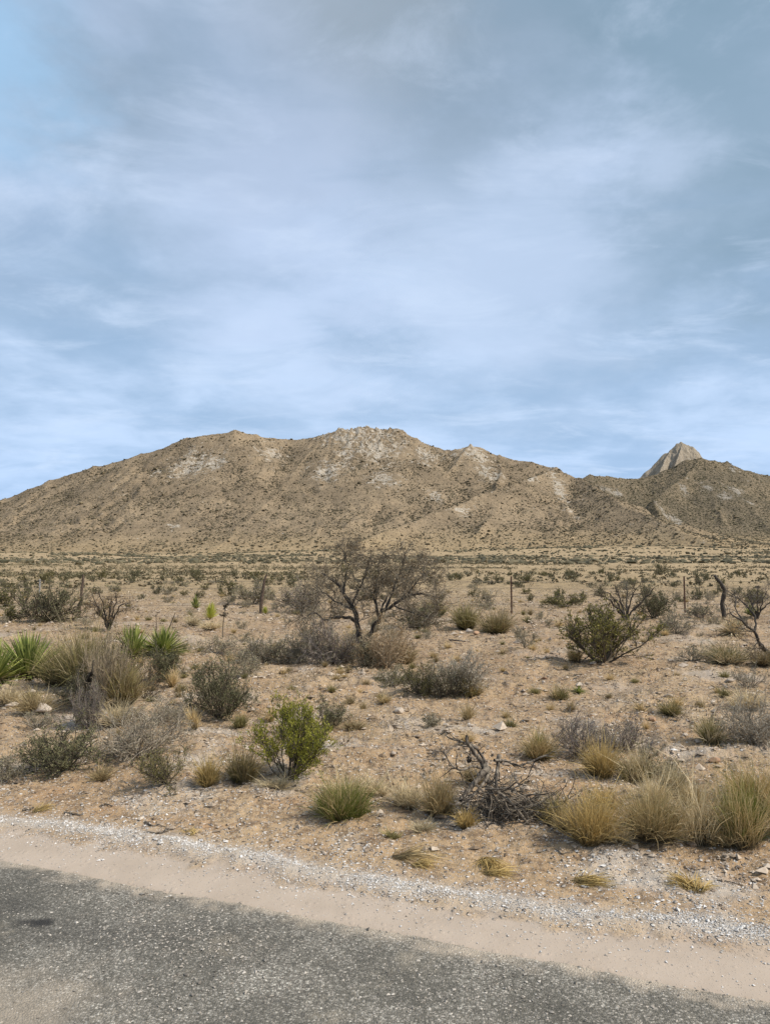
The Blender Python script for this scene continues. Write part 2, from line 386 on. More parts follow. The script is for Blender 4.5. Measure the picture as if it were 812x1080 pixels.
t = rng.uniform(-5, 9, 52000); s = .5+rng.exponential(1.6, len(t)); x, y = st2xy(s, t); d = fbm(x*1.1, y*1.1, 3, 41); keep = (rng.random(len(t)) < .12+.9*sst(-.05, .30, d)) & (s < 9)
chips(m, x[keep], y[keep], rng.lognormal(math.log(.0095), .4, keep.sum()), rng)
t = rng.uniform(-3.5, 7, 2600); s = rng.uniform(-.25, .5, len(t)); x, y = st2xy(s, t); chips(m, x, y, rng.lognormal(math.log(.0055), .35, len(x)), rng, .1)
a_ = M(); t2 = rng.uniform(-2.2, 6.2, 90000); s2 = -rng.random(90000)**.9*2.6; x, y = st2xy(s2, t2); kk = (rng.random(90000) < .15+.85*sst(-.3, .35, fbm(x*.9, y*1.2, 4, 66))) & (y > 2.2) & (y < 6.5) & (np.abs(x) < .62*y+.6)
x, y = x[kk], y[kk]; chips(a_, x, y, rng.lognormal(math.log(.0085), .3, len(x)), rng, .0, .45)
a_.V = [v+np.array([0, 0, .0]) for v in a_.V]; zc_ = a_.V[0].reshape(-1, 6, 3); zc_[..., 2] += (.004-Z(x, y))[:, None]; a_.V = [zc_.reshape(-1, 3)]
tag(obj('road_aggregate', a_, stone_mat('road_stone_chips', (.14, .125, .105), (.54, .49, .42), False)), 'worn grey stone chips bedded in the asphalt surface', 'stone chips', kind='stuff')
tag(obj('verge_gravel', m, CHIP), 'band and patches of pale crushed gravel along the dusty road shoulder', 'gravel', kind='stuff')
m = M()
def wedge(n, r0, r1, p=1., a=33):
    az = rng.uniform(-a, a, n)*math.pi/180; r = r0*(r1/r0)**(rng.random(n)**p); return r*np.sin(az), r*np.cos(az)
x, y = wedge(95000, 4.6, 55); s, t = st(x, y); d = fbm(x*.7, y*.7, 3, 63)
keep = (s > .75) & (rng.random(len(x)) < .25+.75*sst(-.2, .4, d)); x, y = x[keep], y[keep]; r = np.hypot(x, y)
chips(m, x, y, np.minimum(rng.lognormal(math.log(.018), .55, len(x))*(r/7)**.65, .16), rng, .3, .5)
tag(obj('soil_pebbles', m, SAND_CHIP), 'loose sandy pebbles strewn over the tan desert soil', 'pebbles', kind='stuff')

import bmesh
def rock_mesh(seed, flat=.55):
    r_ = np.random.default_rng(seed); bm = bmesh.new(); bmesh.ops.create_icosphere(bm, subdivisions=3, radius=.5)
    pl = [(nrm(r_.normal(size=3)), r_.uniform(.26, .42)) for _ in range(9)]
    for v in bm.verts:
        p = np.array(v.co)
        for nn, dd in pl:
            k = p@nn
            if k > dd: p = p-nn*(k-dd)*.92
        p *= 1+.05*float(fbm(p[0]*5+seed, p[1]*5+p[2]*3, 3, seed)); p[2] *= flat; v.co = p
    me = bpy.data.meshes.new('stone'); bm.to_mesh(me); bm.free()
    at = me.attributes.new('rnd', 'FLOAT', 'POINT'); at.data.foreach_set('value', np.full(len(me.vertices), r_.random(), np.float32))
    return me
ROCKS = [rock_mesh(100+i, .45+.06*(i % 4)) for i in range(6)]
def stone(px, py, wpx, mat, label, i):
    x, y = ghit(px, py); s_ = wpx*y/F; me = ROCKS[i % 6].copy()
    o = obj('stone', me, mat); o.location = (x, y, float(Z(x, y))+s_*.1); o.scale = (s_, s_*.8, s_*.9); o.rotation_euler = (0, 0, i*1.3); tag(o, label, 'stone'); return o
stone(271, 851, 8, ROCKP, 'white rounded stone near the verge left of the low green broom bush', 0)
stone(420, 751, 15, ROCKP, 'flat white stone on the open sand at centre, below the grey shrub row', 1)
stone(494, 667, 9, ROCKP, 'pale stone, left one of the pair by the olive grass clump beyond the mesquite', 2)
stone(502, 669, 9, ROCKR, 'dull stone, right one of the pair by the olive grass clump beyond the mesquite', 3)
stone(497, 766, 9, ROCKP, 'small white stone on the sand above the dead branch pile', 4)
stone(625, 701, 9, ROCKP, 'pale stone at the left foot of the big creosote bush', 5)
stone(574, 716, 8, ROCKR, 'reddish stone on the stony ground left of the creosote bush', 0)
stone(736, 783, 9, ROCKP, 'white stone beside the dark tuft with a straw halo', 2)
stone(722, 776, 8, ROCKP, 'whitish stone half sunk left of the dark tuft with a straw halo', 3)
stone(797, 784, 9, ROCKP, 'pale stone at the foot of the pale shrub at the right edge', 4)
stone(753, 803, 14, ROCKR, 'reddish brown stone behind the yellow grass near the right edge', 5)
stone(687, 760, 12, ROCKR, 'dark flat stone on the sand right of the purple grey shrub', 1)
stone(705, 735, 13, ROCKP, 'pale low stone between small tufts on the right of the plain', 0)
stone(45, 750, 22, ROCKP, 'pale flat ledge stone on the bare bank at left', 2)
stone(14, 746, 20, ROCKP, 'pale slab of crusted rock at the left edge of the bank', 4)
stone(60, 742, 14, ROCKP, 'small pale slab under the grey clump on the left bank', 1)
stone(116, 757, 13, ROCKR, 'reddish stone poking out between the left grey bushes', 3)

# ------------------------------------------------------------------ plants
def grass_mesh(seed, h, w, n, lean=.5, wid=.004, K=5, droop=.5, baser=.3):
    """blades fanning from a tight base; h, w in metres"""
    r_ = np.random.default_rng(seed); m = M(); ng = max(4, n//55)
    ga = r_.random(ng)*6.283; gr = np.sqrt(r_.random(ng)); gi = r_.integers(0, ng, n); gh = .62+.5*r_.random(ng); br = baser*.5
    c = np.stack([gr*np.cos(ga), gr*np.sin(ga)], 1)[gi]*br+.05*r_.normal(size=(n, 2))
    p = np.stack([c[:, 0], c[:, 1], np.full(n, -.01)], 1); a = r_.random(n)*6.283; q = r_.random(n)**.6
    out = np.stack([np.cos(a), np.sin(a)], 1)*q[:, None]+c*1.5; out = np.concatenate([out, np.zeros((n, 1))], 1)
    d = nrm(out*lean*.95+np.array([0, 0, 1.])+.30*r_.normal(size=(n, 3))); d[:, 2] = np.abs(d[:, 2]); d = nrm(d)
    L = .85*gh[gi]*np.exp(.28*r_.normal(size=n))*(1.05-.35*np.linalg.norm(c, axis=1)); stp = (L/(K-1))[:, None]; P = [p]
    dr = droop*np.abs(r_.normal(size=n))[:, None]*(.35+q[:, None]*lean); tw = r_.normal(size=(n, 3))*.10
    for k in range(K-1):
        p = p+d*stp; P.append(p); d = nrm(d+out*dr*.3+np.array([0, 0, -1.])*dr*.25*k+tw+.09*r_.normal(size=d.shape))
    P = np.stack(P, 1); P = fit(P, h, w, P[:, -1], .96, .95); P[..., 2] = np.maximum(P[..., 2], .002*k-.01)
    W = wid*np.array([.9, 1, .8, .5, .15])[:K]*(.6+.7*r_.random(n))[:, None]
    ribbons(m, P, W, r_); return m
def fit(P, h, w, ref=None, qh=.985, qw=.965):
    q = (P if ref is None else ref).reshape(-1, 3)
    hz = np.quantile(q[:, 2], qh); ww = np.quantile(np.abs(q[:, :2]).max(1), qw)*2
    P = P.copy(); P[..., 2] *= h/max(hz, 1e-6); P[..., :2] *= w/max(ww, 1e-6); return P
def shrub_mesh(seed, h, w, ns=12, n1=6, n2=6, leaf=.012, nl=2500, tr=.004, spread=1., up=.25, crook=.22, asp=.5, l2=.22, topleaf=.15, leafup=.3):
    """returns (stems, foliage) meshes"""
    r_ = np.random.default_rng(seed); a = r_.random(ns)*6.283; k = np.sqrt(r_.random(ns))
    out = np.stack([np.cos(a), np.sin(a), 0*a], 1); p = out*.05*k[:, None]; p[:, 2] = -.02
    d = nrm(out*(spread*k**1.3*2.4)[:, None]+np.array([0, 0, 1.]))
    S = walk(r_, p, d, (.7+.35*r_.random(ns)), 7, crook, up*.25)
    A = grow(r_, S, n1, .38, .7, up*.6, 5, .15, crook)
    B = grow(r_, A, n2+2, l2, .75, up*.6, 4, .12, crook)
    ref = np.concatenate([S.reshape(-1, 3), A.reshape(-1, 3), B.reshape(-1, 3)])
    S, A, B = (fit(X, h, w, ref) for X in (S, A, B))
    m = M(); tubes(m, S, taper(len(S), 7, tr*2.2, .35), r_, 4); tubes(m, A, taper(len(A), 5, tr, .4), r_); tubes(m, B, taper(len(B), 4, tr*.5, .4), r_)
    f = None
    if nl:
        f = M(); c, dd = pts_on(r_, B, int(nl*1.7), topleaf); c = c+.006*r_.normal(size=c.shape)
        leaves(f, c, leaf, r_, asp, 0, nrm(dd+.7*r_.normal(size=c.shape)+np.array([0, 0, leafup])))
    return m, f
SEED = [1000]
def sd(): SEED[0] += 1; return SEED[0]
def place(px, py):
    x, y = ghit(px, py); return (x, y, float(Z(x, y))-.005), y/F
def shrub(px, py, hpx, wpx, label, twig, leafm, name='desert_shrub', cat='shrub', extra=None, **k):
    loc, mp = place(px, py); h, w = hpx*mp, wpx*mp; o = tag(empty(name, loc), label, cat)
    sc_ = max(h, w)
    k.setdefault('tr', max(.0022, .0045*sc_)); k.setdefault('leaf', max(.008, 1.35*mp))
    k['ns'] = int(k.get('ns', 12)*1.35); s_, f_ = shrub_mesh(sd(), h, w, **k)
    obj('stems', s_, twig, o)
    if f_: obj('foliage', f_, leafm, o)
    if extra: extra(o, h, w, mp)
    return o
def grass(px, py, hpx, wpx, n, label, mat, name='grass_clump', cat='grass clump', second=None, mulw=1., **k):
    """second = (material, height share, width share, blade count, part name)"""
    loc, mp = place(px, py); h, w = hpx*mp*.92, wpx*mp*1.2; n = int(n*1.35); k.setdefault('wid', max(.0028, .5*mp)*mulw); k.setdefault('baser', .55)
    if not second:
        o = obj(name, grass_mesh(sd(), h, w, n, **k), mat); o.location = loc; return tag(o, label, cat)
    o = tag(empty(name, loc), label, cat); obj('blades', grass_mesh(sd(), h, w, n, **k), mat, o)
    for q in (second if isinstance(second, list) else [second]):
        mt, hh, ww, nn, nm = q; obj(nm, grass_mesh(sd(), h*hh, w*ww, nn, **k), mt, o)
    return o

def rosette_mesh(seed, h, w, n, wid, stiff=.1, zoff=.0, lo=-.1):
    r_ = np.random.default_rng(seed); m = M(); a = r_.random(n)*6.283; el = lo+(1.5-lo)*r_.random(n)**1.1
    d = np.stack([np.cos(a)*np.cos(el), np.sin(a)*np.cos(el), np.sin(el)], 1); p = d*.03*np.array([1, 1, .5])+np.array([0, 0, zoff])
    L = .8+.3*r_.random(n); K = 5; P = [p]; st_ = (L/(K-1))[:, None]
    for k in range(K-1):
        p = p+d*st_; P.append(p); d = nrm(d+np.array([0, 0, -stiff])*r_.random((n, 1))+.02*r_.normal(size=d.shape))
    P = fit(np.stack(P, 1), h, w, np.stack(P, 1)[:, -1], .97, .88)
    W = wid*np.array([.8, 1, .8, .5, .06])*(.8+.4*r_.random(n))[:, None]
    N = n; t = nrm(P[:, -1]-P[:, 0]); side = nrm(np.cross(t, np.array([0, 0, 1.])+.15*r_.normal(size=(n, 3)))); nn = np.cross(side, t)
    A = P+side[:, None]*W[..., None]*.5+nn[:, None]*W[..., None]*.22; B = P-side[:, None]*W[..., None]*.5+nn[:, None]*W[..., None]*.22
    V = np.stack([A, P, B], 2).reshape(-1, 3); i = (np.arange(N)[:, None]*K+np.arange(K-1)[None]).ravel()*3
    Q = np.concatenate([np.stack([i, i+1, i+4, i+3], 1), np.stack([i+1, i+2, i+5, i+4], 1)])
    m.add(V, Q, rnd=np.repeat(r_.random(N), K*3), tt=np.tile(np.repeat(np.linspace(0, 1, K), 3), N)); return m
def yucca(px, py, hpx, wpx, n, label, mat=YUCC, skirt=True, name='yucca', cat='yucca', widpx=2.9, lo=-.02, rz=0, stiff=.05):
    loc, mp = place(px, py); h, w = hpx*mp, wpx*mp; o = tag(empty(name, loc), label, cat)
    obj('leaves', rosette_mesh(sd(), h, w, n, widpx*mp, stiff, .02, lo), mat, o)
    if skirt: obj('dead_leaves', rosette_mesh(sd(), h*.42, w*.72, n//2, widpx*mp, .35, .0, -.05), SKIRT, o)
    r_ = np.random.default_rng(sd()); m = M(); P = walk(r_, np.array([[0, 0, -.02]]), np.array([[.05, 0, 1.]]), np.array([h*.3]), 5, .05); tubes(m, P, taper(1, 5, w*.07, .7), r_, 8)
    obj('stem', m, TTWIG, o); return o

# --- named shrubs, front to back
shrub(305, 822, 74, 86, 'bright yellow green leafy bush with dark upright stems, the greenest near the verge', DTWIG, GREENLF, ns=17, n1=7, n2=7, nl=10500, crook=.13, up=.45, spread=.75, asp=.35, topleaf=.3, leafup=.8, leaf=.0165, l2=.20)
grass(360, 862, 38, 58, 2200, 'low round green broom bush with straw coloured tips on the edge of the verge', GREENG, 'broom_bush', 'bush', second=[(STRAW, 1.3, 1.1, 700, 'dry_tips'), (DTWIG, .5, .8, 140, 'woody_base')], lean=.85, droop=.12, wid=.0034, baser=.75)
grass(622, 886, 62, 74, 900, 'dense golden dry grass clump just right of the dead branch pile', GOLD, second=[(BROWNG, .75, .8, 500, 'old_growth')], lean=.6, droop=.4)
grass(688, 882, 60, 88, 1000, 'brown hearted dry grass clump between the golden clump and the pale bent stems', STRAW, second=[(OLIVEG, .8, .78, 900, 'old_growth')], lean=.7, droop=.4)
grass(738, 890, 74, 66, 420, 'tall loose pale straw clump with stiff bent stems left of the green based clump', PALE, second=[(BROWNG, .6, .7, 300, 'old_growth')], lean=.55, droop=.55, mulw=1.4)
grass(782, 890, 74, 62, 750, 'tall clump with dark green base and yellow top near the right edge', GREENG, second=[(STRAW, 1.12, 1.15, 520, 'straw_blades'), (OLIVEG, .7, .8, 300, 'old_growth')], lean=.45, droop=.3)
grass(838, 884, 70, 70, 800, 'straw clump cut by the right edge of the picture beside the green based clump', STRAW, second=[(BROWNG, .7, .8, 400, 'old_growth')], lean=.6)
grass(800, 846, 44, 80, 800, 'yellow feathery grass bank behind the green based clump at the right edge', GOLD, second=[(PALE, 1.05, 1.1, 350, 'feathery_tops')], lean=.7)
grass(712, 838, 44, 44, 420, 'leaning pale clump with grey heart behind the brown hearted clump', PALE, second=[(OLIVEG, .7, .8, 300, 'old_growth')], lean=.6)
grass(732, 848, 30, 40, 380, 'short straw tuft wedged behind the tall bent stems', STRAW, lean=.7)
grass(668, 822, 44, 54, 360, 'loose straw clump leaning right beside the purple grey shrub', PALE, second=[(OLIVEG, .6, .8, 240, 'old_growth')], lean=.7, droop=.5, mulw=1.25)
grass(632, 818, 46, 52, 720, 'bright golden clump growing against the purple grey shrub', GOLD, second=[(BROWNG, .6, .9, 300, 'old_growth')], lean=.6)
grass(568, 800, 36, 42, 520, 'yellow grass clump with fresh green blades left of the purple grey shrub', STRAW, second=[(GREENG, .95, .45, 240, 'green_blades'), (OLIVEG, .7, 1., 420, 'old_growth')], lean=.6)
shrub(612, 796, 40, 62, 'purple grey twiggy shrub behind the golden clump', PTWIG, GREYLF, ns=20, n1=7, n2=7, nl=900, crook=.3)
shrub(655, 790, 34, 62, 'low right neighbour of the purple grey shrub, bare and sprawling', PTWIG, DGREYLF, ns=16, n1=6, n2=7, nl=700, crook=.3, spread=1.4)
shrub(688, 818, 30, 52, 'dark broken twig shrub between loose straw clumps on the right', DTWIG, OLIVELF, ns=12, n1=6, n2=6, nl=1200, spread=1.4)
grass(747, 783, 30, 34, 520, 'dark olive tuft with a wide straw halo on the open ground at right', OLIVEG, second=(PALE, 1.3, 1.4, 260, 'straw_halo'), lean=.7)
shrub(796, 784, 46, 74, 'pale grey brush full of fine dry stems at the right edge', GTWIG, PALELF, ns=22, n1=7, n2=7, nl=2600, crook=.3)
grass(785, 748, 26, 44, 420, 'pale feathery grass just behind the pale grey brush', PALE, lean=.7)
grass(706, 754, 17, 28, 320, 'olive hearted tuft between two pale stones on the right of the plain', OLIVEG, second=(STRAW, 1.25, 1.25, 120, 'straw_blades'), lean=.8)
shrub(66, 812, 46, 84, 'round olive grey shrub alone on the left bank above the gravel', DTWIG, DGREYLF, ns=18, n1=7, n2=7, nl=5200, leaf=.014)
shrub(148, 798, 46, 96, 'sprawling grey twiggy shrub with a pale dead heart on the left bank', GTWIG, GREYLF, ns=24, n1=7, n2=6, nl=1900, crook=.35, spread=1.3)
shrub(176, 826, 32, 60, 'small olive shrub on the lip of the left bank before the sprawling grey one', DTWIG, OLIVELF, ns=14, n1=6, n2=6, nl=2600)
grass(108, 822, 20, 36, 300, 'short brown tuft at the right foot of the round olive grey shrub', BROWNG, lean=.8)
shrub(6, 822, 26, 46, 'small grey shrub cut by the left edge of the picture on the bank', GTWIG, GREYLF, ns=12, n1=6, n2=6, nl=1200)
grass(221, 828, 34, 36, 520, 'golden straw tuft on the bank left of the yellow green bush', GOLD, lean=.6)
grass(256, 826, 46, 46, 520, 'grey olive grass clump touching the yellow green bush', BROWNG, second=[(GOLD, .8, .9, 220, 'golden_blades'), (OLIVEG, .9, .9, 380, 'old_growth')], lean=.6)
shrub(232, 756, 56, 72, 'dark round grey green shrub standing alone left of centre', DTWIG, DGREYLF, ns=18, n1=7, n2=8, nl=8000, leaf=.015, up=.35)
grass(206, 768, 26, 22, 260, 'upright straw tuft in front of the dark round shrub', STRAW, lean=.4)
grass(251, 768, 19, 24, 320, 'small olive tuft at the right foot of the dark round shrub', OLIVEG, lean=.7)
grass(183, 724, 20, 18, 220, 'small straw tuft between the dark ball shrub and the dark round shrub', STRAW, lean=.5)
shrub(168, 720, 36, 42, 'dark charcoal ball shrub between the short yucca and the dark round shrub', DTWIG, DGREYLF, ns=14, n1=7, n2=7, nl=3800)
shrub(168, 762, 28, 66, 'low dry grey brush before the dark ball shrub', GTWIG, GREYLF, ns=16, n1=6, n2=6, nl=900, crook=.35, spread=1.5)
shrub(228, 690, 18, 44, 'low grey sprawling shrub behind the dark ball shrub', GTWIG, GREYLF, ns=14, n1=6, n2=6, nl=900, spread=1.5)
shrub(258, 712, 24, 42, 'pale grey shrub behind the dark round shrub', GTWIG, GREYLF, ns=14, n1=6, n2=6, nl=1200)
# big mixed clump on the left
grass(92, 728, 68, 62, 1300, 'tallest grey olive grass mass in the big left clump', OLIVEG, second=[(BROWNG, 1.05, .95, 800, 'brown_blades'), (PALE, 1.1, 1., 200, 'pale_stems')], lean=.6, K=5)
grass(62, 722, 50, 60, 900, 'olive and brown grass on the left flank of the big left clump', OLIVEG, second=[(BROWNG, .9, 1., 500, 'brown_blades')], lean=.6)
shrub(112, 745, 66, 46, 'bleached grey dead brush standing in the middle of the big left clump', TTWIG, GREYLF, ns=26, n1=8, n2=7, nl=300, up=.5, crook=.2)
grass(128, 742, 50, 48, 700, 'golden brown grass on the right flank of the big left clump', BROWNG, second=[(GOLD, .9, .8, 260, 'golden_blades'), (OLIVEG, 1., .9, 900, 'olive_blades')], lean=.7)
shrub(152, 738, 44, 46, 'dark twigs sprawling right out of the big left clump', DTWIG, BROWNLF, ns=12, n1=6, n2=6, nl=500, spread=1.4)
shrub(94, 768, 44, 40, 'grey mound of fine twigs at the front of the big left clump', PTWIG, GREYLF, ns=22, n1=8, n2=7, nl=1300, up=.4)
grass(122, 765, 32, 46, 520, 'blond tuft at the front right of the big left clump', PALE, lean=.7)
grass(38, 752, 30, 46, 420, 'dry fringe of brown grass under the left yucca', BROWNG, second=(PALE, .9, 1.2, 200, 'pale_blades'), lean=.7)
grass(8, 742, 24, 34, 320, 'pale dry grass at the left edge under the yucca', PALE, lean=.7)
shrub(40, 768, 18, 40, 'low grey twigs on the crusted left bank', GTWIG, GREYLF, ns=12, n1=6, n2=5, nl=500, spread=1.5)
shrub(112, 730, 56, 66, 'dark olive core shrub inside the big left clump', DTWIG, OLIVELF, ns=18, n1=7, n2=7, nl=4200, up=.4)
shrub(84, 742, 34, 50, 'dark twiggy skirt on the left front of the big left clump', DTWIG, DGREYLF, ns=16, n1=7, n2=6, nl=1500)
grass(600, 874, 24, 40, 300, 'short straw fringe joining the branch pile and the golden clump', STRAW, lean=.8)
grass(655, 888, 30, 40, 300, 'short blond fringe between the golden and the brown hearted clump', PALE, lean=.8)
grass(760, 892, 34, 40, 320, 'short straw fringe at the foot of the tall stiff bent stems', STRAW, lean=.8)
grass(690, 845, 34, 56, 420, 'blond grass filling the gap behind the brown hearted clump', PALE, lean=.8)
grass(640, 850, 26, 50, 300, 'low golden grass behind the golden clump', GOLD, lean=.8)
grass(442, 876, 14, 40, 220, 'low grey straw fringe below the tall straw grass by the branch pile', PALE, lean=.9)
grass(292, 832, 16, 50, 260, 'straw fringe under the yellow green leafy bush', PALE, lean=.9)
# yuccas
yucca(30, 714, 48, 96, 300, 'large green yucca with long blades left of the big clump')
yucca(-6, 720, 46, 70, 220, 'green yucca cut by the left edge of the picture')
yucca(172, 690, 30, 62, 260, 'short dense dark green yucca right of the big left clump', widpx=2.)
yucca(140, 693, 36, 46, 170, 'short yellowish green yucca half hidden behind the big left clump', widpx=2.)
yucca(222, 654, 19, 19, 110, 'small yellow green rosette plant on the plain left of the leaning post', SOTOL, False, 'sotol', 'sotol', 1.2, .25)
yucca(207, 642, 15, 13, 80, 'smallest dark green rosette plant behind the yellow green one', YUCC, False, 'sotol', 'sotol', 1.2, .25)
yucca(280, 648, 9, 8, 60, 'tiny yellow green rosette at the foot of the leaning post', SOTOL, False, 'sotol', 'sotol', 1.1, .25)
yucca(792, 650, 14, 18, 90, 'small olive rosette behind the bare branching tree at the right edge', YUCC, False, 'sotol', 'sotol', 1.2, .25)
yucca(772, 670, 20, 42, 150, 'pale dried out rosette plant with a drooping grey skirt on the right', SKIRT, True, 'sotol', 'sotol', 1.5, .0, stiff=.3)
grass(204, 660, 14, 20, 220, 'blond grass ball below the small yellow green rosette plant', PALE, lean=.9)
grass(224, 665, 12, 30, 260, 'wide blond grass mound right below the yellow green rosette plant', PALE, lean=1.)
# mid ground shrubs
shrub(48, 656, 36, 74, 'wide dark grey shrub around the pale steel post at left', DTWIG, DGREYLF, ns=18, n1=7, n2=7, nl=4200, spread=1.3)
shrub(8, 640, 20, 26, 'dark olive shrub at the left edge of the plain', DTWIG, OLIVELF, ns=12, n1=6, n2=6, nl=1800)
shrub(12, 654, 14, 26, 'low olive shrub before the dark one at the left edge', DTWIG, OLIVELF, ns=12, n1=6, n2=6, nl=1200)
shrub(320, 645, 30, 56, 'hazy grey shrub behind the left arm of the mesquite', PTWIG, GREYLF, ns=18, n1=7, n2=7, nl=2200)
shrub(268, 637, 22, 44, 'grey green shrub behind the leaning post', GTWIG, GREYLF, ns=16, n1=6, n2=7, nl=2400)
shrub(352, 700, 44, 66, 'grey brush at the left foot of the mesquite trunk', PTWIG, GREYLF, ns=24, n1=7, n2=7, nl=2600)
shrub(318, 698, 34, 54, 'dry grey brush further left of the mesquite trunk', GTWIG, GREYLF, ns=20, n1=7, n2=6, nl=1900)
shrub(282, 697, 26, 50, 'leftmost low grey brush of the row under the mesquite', GTWIG, GREYLF, ns=16, n1=6, n2=6, nl=1500)
grass(366, 699, 34, 26, 360, 'yellowish grass standing against the mesquite trunk', STRAW, lean=.4)
shrub(408, 704, 46, 62, 'brown and yellow leafy brush at the right foot of the mesquite trunk', TTWIG, BROWNLF, ns=20, n1=7, n2=7, nl=2500)
shrub(388, 704, 30, 34, 'dark grey brush hiding the base of the mesquite trunk', DTWIG, GREYLF, ns=16, n1=6, n2=6, nl=1600)
grass(424, 700, 26, 40, 380, 'tawny grass behind the brown and yellow brush', BROWNG, lean=.7)
shrub(440, 662, 26, 60, 'dark grey low shrub beyond the right limbs of the mesquite', DTWIG, DGREYLF, ns=16, n1=7, n2=6, nl=2400, spread=1.4)
shrub(412, 722, 17, 44, 'low grey green mat shrub left of the central shrub row', GTWIG, DGREYLF, ns=14, n1=6, n2=6, nl=1500, spread=1.5)
shrub(442, 732, 28, 46, 'olive green shrub in the central shrub row', DTWIG, OLIVELF, ns=16, n1=7, n2=7, nl=2600)
shrub(470, 735, 32, 54, 'dark grey shrub in the middle of the central shrub row', DTWIG, GREYLF, ns=18, n1=7, n2=7, nl=2100)
shrub(488, 728, 38, 62, 'pale bleached shrub behind the central shrub row', GTWIG, PALELF, ns=22, n1=7, n2=7, nl=1600)
grass(497, 734, 22, 32, 380, 'olive tuft ending the central shrub row at right', OLIVEG, second=(STRAW, 1.3, 1.1, 130, 'straw_blades'), lean=.7)
grass(492, 664, 30, 34, 600, 'olive grass clump standing behind two pale stones beyond the mesquite', OLIVEG, second=(BROWNG, 1., 1., 300, 'brown_blades'), lean=.6)
grass(524, 668, 30, 44, 700, 'wide brown grass clump at the foot of the thin steel post', BROWNG, second=(OLIVEG, .8, .9, 420, 'olive_blades'), lean=.7)
grass(460, 650, 24, 30, 360, 'olive grass beyond the mesquite tips', OLIVEG, lean=.6)
shrub(636, 699, 55, 94, 'large olive green creosote bush with bare lower stems on the right of the plain', DTWIG, CREOLF, name='creosote_bush', cat='creosote bush', ns=15, n1=7, n2=8, nl=4600, leaf=.034, tr=.009, up=.4, spread=.8, crook=.16, topleaf=.4)
grass(606, 698, 18, 22, 260, 'straw tuft at the left foot of the large creosote bush', STRAW, lean=.6)
shrub(690, 652, 28, 40, 'dark grey shrub right of the fork-stemmed bare tree', DTWIG, DGREYLF, ns=16, n1=7, n2=6, nl=2400)
shrub(712, 668, 22, 44, 'grey shrub with dead white sticks on the right middle ground', GTWIG, GREYLF, ns=16, n1=6, n2=6, nl=800, crook=.4)
shrub(738, 652, 14, 30, 'low purple grey shrub right of the thin right hand post', PTWIG, GREYLF, ns=12, n1=6, n2=6, nl=900)
shrub(728, 697, 16, 44, 'low bare grey twigs behind the tuft row on the right', GTWIG, GREYLF, ns=14, n1=6, n2=5, nl=400, spread=1.5)
grass(768, 700, 24, 46, 620, 'dark hearted wide tuft with pale halo below the dried rosette plant', OLIVEG, second=[(PALE, 1.15, 1.4, 300, 'pale_halo'), (DTWIG, .55, .8, 260, 'dead_heart')], lean=.9)
grass(806, 702, 22, 38, 380, 'dark tuft at the right edge under the bare branching tree', BROWNG, lean=.7)
shrub(788, 725, 24, 40, 'bare grey stick shrub above the pale brush on the right', GTWIG, GREYLF, ns=12, n1=5, n2=6, nl=300)
shrub(345, 770, 32, 36, 'small grey green leafy shrub just behind the yellow green bush', DTWIG, DGREYLF, ns=12, n1=6, n2=7, nl=1900)
grass(375, 770, 14, 32, 300, 'brown dry tuft right of the small grey green shrub', BROWNG, lean=.9)
shrub(455, 766, 13, 24, 'tiny grey tuft shrub alone on the sand above the branch pile', GTWIG, GREYLF, ns=12, n1=5, n2=5, nl=500)
yucca(610, 731, 9, 22, 50, 'little fresh green herb on the sand below the creosote bush', YUCC, False, 'green_herb', 'herb', 1.6, .0)
grass(590, 738, 17, 26, 280, 'yellow green tuft beside the little fresh green herb', OLIVEG, second=(STRAW, 1.2, 1.1, 90, 'straw_blades'), lean=.8)
shrub(596, 640, 16, 40, 'olive scrub beyond the creosote bush at its left', DTWIG, OLIVELF, ns=12, n1=6, n2=6, nl=1600)
# grass round the dead branch pile
grass(462, 858, 52, 46, 620, 'tall straw grass on the left of the dead branch pile', STRAW, second=(BROWNG, .7, .9, 300, 'old_growth'), lean=.5)
grass(430, 850, 34, 58, 460, 'thin blond grass left of the tall straw grass by the branch pile', PALE, lean=.8)
grass(398, 838, 20, 46, 320, 'sparse blond grass between the broom bush and the branch pile', PALE, lean=.9)
grass(492, 872, 26, 34, 300, 'yellow tuft at the lower left foot of the branch pile', GOLD, lean=.7)
grass(586, 868, 30, 36, 340, 'green yellow tuft between branch pile and golden clump', OLIVEG, second=(GOLD, 1.1, 1., 160, 'golden_blades'), lean=.6)
grass(500, 826, 24, 36, 320, 'dull brown grass behind the branch pile at its left', BROWNG, lean=.7)
grass(414, 884, 12, 22, 200, 'tiny olive tuft on the verge under the branch pile grass', OLIVEG, lean=.9)
grass(366, 836, 24, 60, 260, 'sparse straw stems behind the low round broom bush', PALE, lean=.8)
